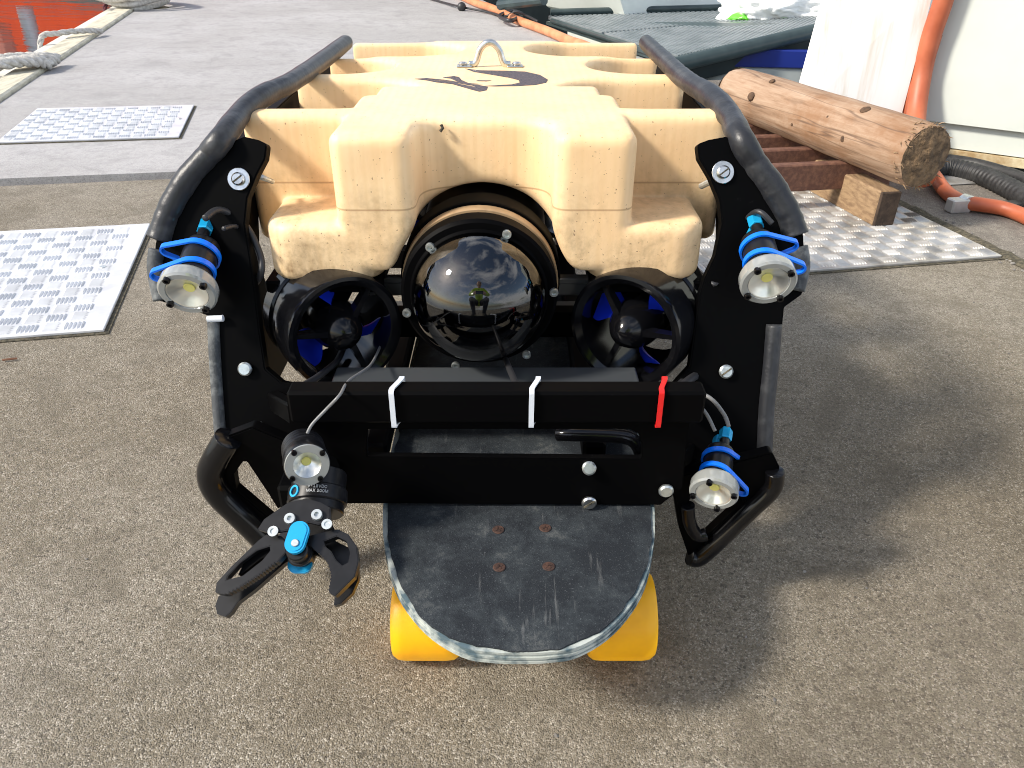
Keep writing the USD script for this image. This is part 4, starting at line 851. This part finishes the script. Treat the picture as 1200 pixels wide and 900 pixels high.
# --- lights
def light(px, py, major, y, ang, img, out, big=False, label=None, ties=True):
    q = PY(px, py, y); r = ray(px, py); dep = (q - CAM) @ FWD; t_ = -unit(r)
    e = RIGHT * img[0] - UP * img[1]; e = unit(e - t_ * (t_ @ e)); a = math.cos(ang) * t_ + math.sin(ang) * e
    A = frame_z(a); R = major / 2 / FPX * dep
    o = RIGHT * out[0] - UP * out[1]; o2 = A.T @ o; phi = math.atan2(o2[1], o2[0])
    Rb = R * (.97 if big else .62)
    L = R * (2.6 if big else 2.9)
    pr_ = [(0, -.012), (Rb, -.012)]
    if big:
        for k in range(4): z = -.016 - k * .30 * R; pr_ += [(Rb, z), (Rb * .96, z - .001), (Rb * .96, z - .004), (Rb, z - .005)]
        pr_ += [(Rb * .9, -L * .75), (Rb * .62, -L * .9), (0, -L * .9)]
    else: pr_ += [(Rb, -L * .80), (Rb * .92, -L * .84), (0, -L * .84)]
    b_ = obj('light', place(lathe(pr_, 40), A, q), 'black_anodised', rv, label=label)
    obj('head_ring', place(lathe([(R * .70, -.002), (R * .74, .0), (R * .93, .0), (R, -.0018), (R, -.010), (R * .93, -.0135), (R * .60, -.0135), (R * .62, -.010), (R * .70, -.002)], 48), A, q), 'clear_acrylic' if not big else 'black_satin', b_)
    if big: obj('face_ring', place(lathe([(R * .60, .001), (R * .94, .001), (R * .96, .0), (R * .60, .0)], 48), A, q), 'clear_acrylic', b_)
    obj('reflector', place(lathe([(R * .71, -.001), (R * .66, -.0015), (R * .48, -.005), (R * .24, -.0085), (0, -.009)], 40), A, q), 'reflector', b_, smooth=True)
    obj('led_chip', place(cyl(R * .20, .0012, 20, ch=.0004), A, q - a * .0088), 'led_chip', b_)
    for k in range(4):
        p3 = phi + .65 + k * math.pi / 2; obj('screw', place(lathe([(0, .0012), (R * .06, .0012), (R * .07, .0028), (R * .125, .0028), (R * .13, -.006), (0, -.006)], 14), A, q + A @ np.array([math.cos(p3) * R * .84, math.sin(p3) * R * .84, 0])), 'black_gloss', b_)
    if not big:
        for s in (-1, 1):
            pc = A @ np.array([math.cos(phi + s * 1.5) * Rb * .50, math.sin(phi + s * 1.5) * Rb * .50, 0])
            obj('penetrator', place(lathe([(0, -L * .84), (Rb * .34, -L * .84), (Rb * .34, -L * .98), (0, -L * .98)], 16), A, q + pc), 'black_anodised', b_)
            obj('penetrator_nut', place(lathe([(0, -L * .98), (Rb * .43, -L * .98), (Rb * .46, -L * 1.0), (Rb * .46, -L * 1.16), (Rb * .40, -L * 1.19), (0, -L * 1.19)], 6), A, q + pc), 'cyan_anodised', b_, smooth=False)
        if ties:
            for k, (z, tl_) in enumerate(((-L * .36, .16), (-L * .68, -.10))):
                a1 = np.linspace(0, 2 * np.pi, 40, endpoint=False)
                c1 = Point(0, 0).buffer(Rb + .0006, 24); c2_ = Point(1.2 * R * math.cos(phi), 1.2 * R * math.sin(phi)).buffer(Rb * .30, 12)
                hull = np.array(c1.union(c2_).convex_hull.segmentize(.004).exterior.coords)[:-1]
                zz_ = z + tl_ * (hull @ np.array([math.cos(phi), math.sin(phi)])) * (1.0)
                lp_ = np.c_[hull, zz_] @ A.T + q
                obj('cable_tie', strap(lp_, a, R * .21, .0019), 'blue_tie', b_, smooth=30)
    else:
        obj('penetrator_nut', place(cyl(R * .35, R * .35, 6, None, (0, R * .2, -L * 1.02)), A, q), 'black_anodised', b_, smooth=False)
    return q, A, R, L
light(219, 345, 68, .648, math.radians(50), (-.35, 1), (-1, -.15), label='upper left lamp')
light(901, 333, 66, .640, math.radians(44), (.28, 1), (1, -.1), label='upper right lamp')
light(836, 580, 57, .545, math.radians(52), (-.15, 1), (1, .45), label='lower right lamp')
light(360, 545, 54, .500, math.radians(22), (.25, 1), (-1, 0), True, 'lower left lamp above the gripper')
# cables
def cable(pts, r, look='cable_rubber'): obj('cable', tube(spline(pts, 8), r, 8), look, rv, smooth=True)
cable([PY(446, 405, .73), PY(434, 428, .66), PY(409, 446, .575), PY(398, 463, .536), PY(382, 480, .533), PY(366, 497, .526), PY(360, 508, .522)], .0013, 'cable_grey')
cable([PY(240, 256, .70), PY(258, 246, .72), PY(286, 262, .73), PY(304, 296, .72), PY(306, 320, .71), PY(296, 336, .72)], .0032)
cable([PY(262, 268, .70), PY(278, 266, .72), PY(290, 285, .73)], .0022)
cable([PY(684, 480, .58), PY(702, 462, .578), PY(740, 457, .575), PY(790, 462, .575), PY(822, 478, .570), PY(838, 505, .56)], .0016, 'cable_grey')
cable([PY(800, 455, .60), PY(830, 465, .58), PY(848, 485, .575), PY(854, 500, .57)], .0018, 'cable_grey')
cable([PY(590, 415, .73), PY(596, 430, .66), PY(602, 444, .62), PY(609, 462, .585), PY(610, 480, .582)], .0030)
cable([PY(905, 262, .70), PY(886, 248, .71), PY(862, 272, .745)], .0026)
cable([PY(838, 330, .70), PY(828, 350, .71), PY(826, 390, .71), PY(815, 430, .70), PY(790, 458, .64), PY(772, 486, .585)], .004)
cable([PY(760, 520, .59), PY(775, 480, .60), PY(800, 452, .62), PY(818, 438, .68), PY(838, 425, .72)], .0042)
cable([PY(340, 484, .585), PY(352, 456, .62), PY(372, 442, .66), PY(394, 424, .71), PY(402, 408, .74)], .0034)
cable([PY(366, 486, .585), PY(380, 456, .61), PY(410, 453, .63), PY(440, 458, .61), PY(456, 484, .585)], .0022)

# --- gripper
GA = math.radians(33); GP = PY(350, 622, .488); GX = np.array([1., 0, 0]); GY = np.array([0, math.cos(GA), math.sin(GA)]); GN = np.cross(GX, GY)
GN = GN if GN[2] > 0 else -GN; GR = np.stack([GX, GY, np.cross(GX, GY)], 1)
zc = lambda pts: [(230 + x / 2.903, 430 + y / 2.903) for x, y in pts]
gpl = lambda pts, off=0.0: to_plane([PL(x, y, GP + GN * off, GN) for x, y in zc(pts)], GP, GX, GY)
def teeth(p, q, n, h):      # saw edge from p to q
    p, q = np.array(p, float), np.array(q, float); d = unit(q - p); nn = np.array([-d[1], d[0]]); o = []
    for i in range(n): o += [tuple(p + (q - p) * i / n), tuple(p + (q - p) * (i + .5) / n + nn * h)]
    return o
jl = gpl([(238, 574), (214, 592), (120, 682), (72, 735), (68, 764), (96, 770)] + teeth((100, 768), (150, 742), 4, 5) + teeth((150, 742), (215, 700), 7, 5) + teeth((215, 700), (275, 655), 6, 5) + [(300, 632), (308, 604), (285, 580)], .011)
jlh = gpl([(252, 607), (205, 622), (148, 664), (104, 712), (100, 728), (160, 712), (226, 660), (254, 626)], .011)
jr = gpl([(360, 585), (395, 575), (430, 566), (480, 555), (515, 572), (542, 610), (549, 660), (536, 712), (502, 746), (472, 776), (455, 766)] + teeth((456, 764), (466, 705), 5, -5) + teeth((466, 705), (452, 660), 4, -5) + teeth((452, 660), (415, 622), 5, -5) + [(390, 606), (365, 606)], .011)
jrh = gpl([(430, 592), (478, 573), (512, 590), (526, 632), (519, 666), (496, 679), (474, 660), (456, 628), (436, 612)], .011)
gb = obj('gripper', [prism(smooth_poly(gpl([(228, 572), (250, 538), (292, 508), (330, 482), (390, 468), (438, 482), (470, 500), (472, 546), (430, 556), (396, 548), (380, 575), (330, 575), (300, 580), (262, 582)]), .0012), .004, GR, GP + GN * .0125, .0008),
                     prism(smooth_poly(gpl([(250, 560), (290, 520), (330, 500), (440, 500), (462, 546), (400, 600), (380, 640), (320, 640), (290, 590)]), .0012), .004, GR, GP - GN * .022, .0008)], 'black_anodised', rv, smooth=30, label='black gripper with open jaws')
J1 = smooth_poly(jl, .0002).buffer(.0008).difference(Polygon(jlh).buffer(-.0006)); J2 = smooth_poly(jr, .0002).buffer(.0008).difference(Polygon(jrh).buffer(-.0006))
obj('jaw', prism(J1, .009, GR, GP + GN * .002, .0007), 'black_anodised', gb, smooth=30); obj('jaw', prism(J2, .009, GR, GP + GN * .002, .0007), 'black_anodised', gb, smooth=30)
ll_ = smooth_poly(gpl([(64, 812), (70, 840), (100, 850), (118, 836), (142, 800), (200, 756), (300, 668), (332, 650), (300, 620), (250, 660), (150, 740), (75, 780)], -.010), .0006)
lr_ = smooth_poly(gpl([(370, 620), (400, 600), (470, 590), (530, 620), (552, 690), (551, 722), (530, 770), (492, 805), (468, 812), (470, 775), (500, 735), (486, 700), (450, 660), (410, 640)], -.010), .0006)
obj('jaw', prism(ll_, .008, GR, GP - GN * .018, .0007), 'black_anodised', gb, smooth=30); obj('jaw', prism(lr_, .008, GR, GP - GN * .018, .0007), 'black_anodised', gb, smooth=30)
obj('jaw_spacer', prism(smooth_poly(gpl([(250, 580), (300, 585), (290, 640), (230, 660), (180, 700), (150, 720), (170, 680), (220, 630)], -.003), .0006), .014, GR, GP - GN * .009), 'black_plastic', gb, smooth=30)
obj('jaw_spacer', prism(smooth_poly(gpl([(380, 590), (430, 595), (470, 660), (490, 690), (480, 740), (472, 740), (474, 700), (450, 660), (400, 620)], -.003), .0004), .014, GR, GP - GN * .009), 'black_plastic', gb, smooth=30)
lk = LineString(gpl([(351, 560), (337, 602)], .02)).buffer(.0078)
lp2 = obj('blue_link', prism(lk, .006, GR, GP + GN * .017, .0016), 'cyan_anodised', gb, smooth=30)
q = PL(*zc([(335, 598)])[0], GP + GN * .024, GN); obj('pin', place(cyl(.003, .0012, 14, ch=.0004), GR, q - GN * .0008), 'zinc', lp2)
q = PL(*zc([(358, 640)])[0], GP, GN); hub_ = obj('pivot', [place(cyl(.0085, .028, 24, ch=.001), frame_z(GN), q - GN * .012), place(cyl(.0105, .003, 24, ch=.001), frame_z(GN), q + GN * .004)], 'black_anodised', gb)
q = PL(*zc([(357, 676)])[0], GP - GN * .01, GN); obj('blue_link', prism(LineString([(-.003, 0), (.003, 0)]).buffer(.0068), .005, GR, q, .001), 'cyan_anodised', gb, smooth=30)
for x, y in ((320, 518), (412, 505)):
    q = PL(*zc([(x, y)])[0], GP + GN * .0165, GN); obj('screw', place(lathe([(0, .001), (.0018, .001), (.002, .0032), (.0042, .0032), (.0046, .0022), (.0046, 0), (0, 0)], 16), frame_z(GN), q), 'zinc', gb)
for x, y in ((262, 560), (445, 536)):
    q = PL(*zc([(x, y)])[0], GP + GN * .0165, GN); obj('screw', place(lathe([(0, .0005), (.002, .0005), (.0022, .0014), (.0042, .0014), (.0042, 0), (0, 0)], 16), frame_z(GN), q), 'zinc', gb)
# drive body with printed ring and rating
bq0, bq1 = PL(*zc([(398, 470)])[0], GP, GN), PL(*zc([(405, 400)])[0], GP, GN)
bd = unit(bq1 - bq0); bo = bq0 - GN * .012 - bd * .004
db = obj('drive_body', [cyl(.0225, .036, 36, frame_z(bd), bo, .001), cyl(.0245, .013, 36, frame_z(bd), bo + bd * .0075, .001)], 'black_anodised', gb)
def wrap(text, h, ang, along, spin_):
    m = meshkit.text_mesh(text, h, .0006); v = np.asarray(m.vertices); v = v - [v[:, 0].mean(), 0, 0]; A = frame_z(bd, GN)
    Rr = .0246; th = ang + v[:, 0] / Rr
    rad_ = np.cos(th)[:, None] * A[:, 1] + np.sin(th)[:, None] * A[:, 0] * -1
    m.vertices = bo + bd * (along + v[:, 1])[:, None] + rad_ * (Rr + v[:, 2])[:, None]; return m
obj('rating_print', [wrap('9-18VDC', .0024, .22, .0150, 0), wrap('MAX 200M', .0024, .22, .0112, 0)], 'white_print', db, smooth=False)
A = frame_z(bd, GN); th = -.62; rad_ = math.cos(th) * A[:, 1] - math.sin(th) * A[:, 0]
obj('ring_mark', place(lathe([(.0034, 0), (.0050, 0), (.0050, .0014), (.0034, .0014), (.0034, 0)], 24), frame_z(rad_), bo + bd * .0135 + rad_ * .0240), 'cyan_anodised', db)
obj('gripper_mount', [bx((.05, .03, .03), PY(365, 575, .545), .003), bar(bo + bd * .04, PY(365, 560, .555), .017, 20)], 'black_plastic', gb, smooth=30)

# ================================================================ PHOTOGRAPHER (mirrored in the camera dome)
def limb_body(bones, refine, iters=12):
    M = manifold3d.Manifold; acc = None
    for (p, rp_, q, rq) in bones:
        sph = lambda c_, r: M.sphere(r, 16).translate(tuple(map(float, c_)))
        h = M.batch_hull([sph(p, rp_), sph(q, rq)]); acc = h if acc is None else acc + h
    m = tm(acc.refine_to_length(refine)); m = trimesh.Trimesh(m.vertices, m.faces, process=True)
    trimesh.smoothing.filter_taubin(m, iterations=iters); return m
J = {'hip': (0, -.72, .46), 'belly': (0, -.66, .62), 'chest': (0, -.56, .84), 'neck': (0, -.50, .99), 'head': (0, -.46, 1.12)}
bones, jacket, trousers, boots = [], [], [], []
B = lambda lst, a, ra, b, rb: lst.append((np.array(a, float), ra, np.array(b, float), rb))
for lst, g in ((bones, 0), (jacket, .018)):
    B(lst, J['hip'], .13 + g, J['belly'], .125 + g); B(lst, J['belly'], .125 + g, J['chest'], .13 + g)
    B(lst, (-.15, -.55, .90), .07 + g, (.15, -.55, .90), .07 + g); B(lst, (-.07, -.58, .80), .10 + g, (.07, -.58, .80), .10 + g)
B(bones, J['chest'], .07, J['neck'], .055); B(bones, J['neck'], .055, J['head'], .075); B(bones, (0, -.45, 1.15), .09, (0, -.43, 1.09), .07)
B(bones, (0, -.372, 1.10), .012, (0, -.352, 1.085), .014)
for s_ in (-1, 1):
    for lst, g in ((bones, 0), (jacket, .016)):
        B(lst, (s_ * .19, -.54, .88), .058 + g, (s_ * .27, -.38, .66), .045 + g); B(lst, (s_ * .27, -.38, .66), .045 + g, (s_ * .125, -.10, .585), .03 + g * .7)
    B(bones, (s_ * .125, -.10, .585), .030, (s_ * .10, -.05, .585), .034)
    for k_ in range(4):
        a = np.array((s_ * .097, -.045, .605 - k_ * .017)); b = a + (-s_ * .012, .018, .0); c_ = b + (-s_ * .022, .002, -.002)
        B(bones, a, .0088, b, .0082); B(bones, b, .0082, c_, .0072)
    B(bones, (s_ * .10, -.06, .612), .011, (s_ * .085, -.045, .628), .0095); B(bones, (s_ * .085, -.045, .628), .0095, (s_ * .062, -.042, .622), .008)
    B(bones, (s_ * .085, -.455, 1.12), .012, (s_ * .088, -.46, 1.09), .010)
    for lst, g in ((bones, 0), (trousers, .016)):
        B(lst, (s_ * .09, -.70, .44), .10 + g, (s_ * .21, -.34, .50), .065 + g); B(lst, (s_ * .21, -.34, .50), .065 + g, (s_ * .17, -.56, .11), .045 + g)
    B(trousers, (-.05, -.72, .46), .13, (.05, -.72, .46), .13)
    for lst, g in ((bones, 0), (boots, .014)):
        B(lst, (s_ * .17, -.56, .11), .045 + g, (s_ * .17, -.56, .062), .045 + g); B(lst, (s_ * .17, -.57, .058), .044 + g, (s_ * .19, -.40, .042), .028 + g)
mat('skin', (.55, .33, .24), .5); mat('green_jacket', (.42, .62, .03), .7, bump=.4, bscale=25, bdist=.01); mat('dark_trousers', (.02, .025, .04), .8); mat('boots', (.03, .025, .02), .6); mat('hair', (.06, .035, .02), .7); mat('phone_glass', (.01, .01, .012), .1)
pt = thing('person', 'person in a green jacket crouching with a phone, mirrored in the camera dome', 'person', (0, -.56, 0))
bd_ = obj('body', limb_body(bones, .014), 'skin', pt, smooth=True)
obj('jacket', limb_body(jacket, .02), 'green_jacket', bd_, smooth=True); obj('trousers', limb_body(trousers, .02), 'dark_trousers', bd_, smooth=True); obj('boots', limb_body(boots, .02), 'boots', bd_, smooth=True)
hm = limb_body([(np.array((0, -.475, 1.165)), .092, np.array((0, -.50, 1.10)), .078)], .012); hv = np.asarray(hm.vertices); hm.vertices = hv + .012 * (meshkit.fbm(hv * 40, 3, 6)[:, None] - .5)
obj('hair', hm, 'hair', bd_, smooth=True)
for s_ in (-1, 1): obj('eye', place(trimesh.creation.icosphere(2, .011), None, (s_ * .031, -.372, 1.118)), 'phone_glass', bd_, smooth=True)
ph = thing('phone', 'black phone held sideways by the person in the green jacket', 'phone', (0, -.03, .585))
obj('case', bx((.15, .008, .074), (0, -.022, .582), .002), 'phone_glass', ph, smooth=False); obj('lens_ring', bar((0, -.020, .59), (0, -.0165, .59), .006, 20), 'gunmetal', ph)
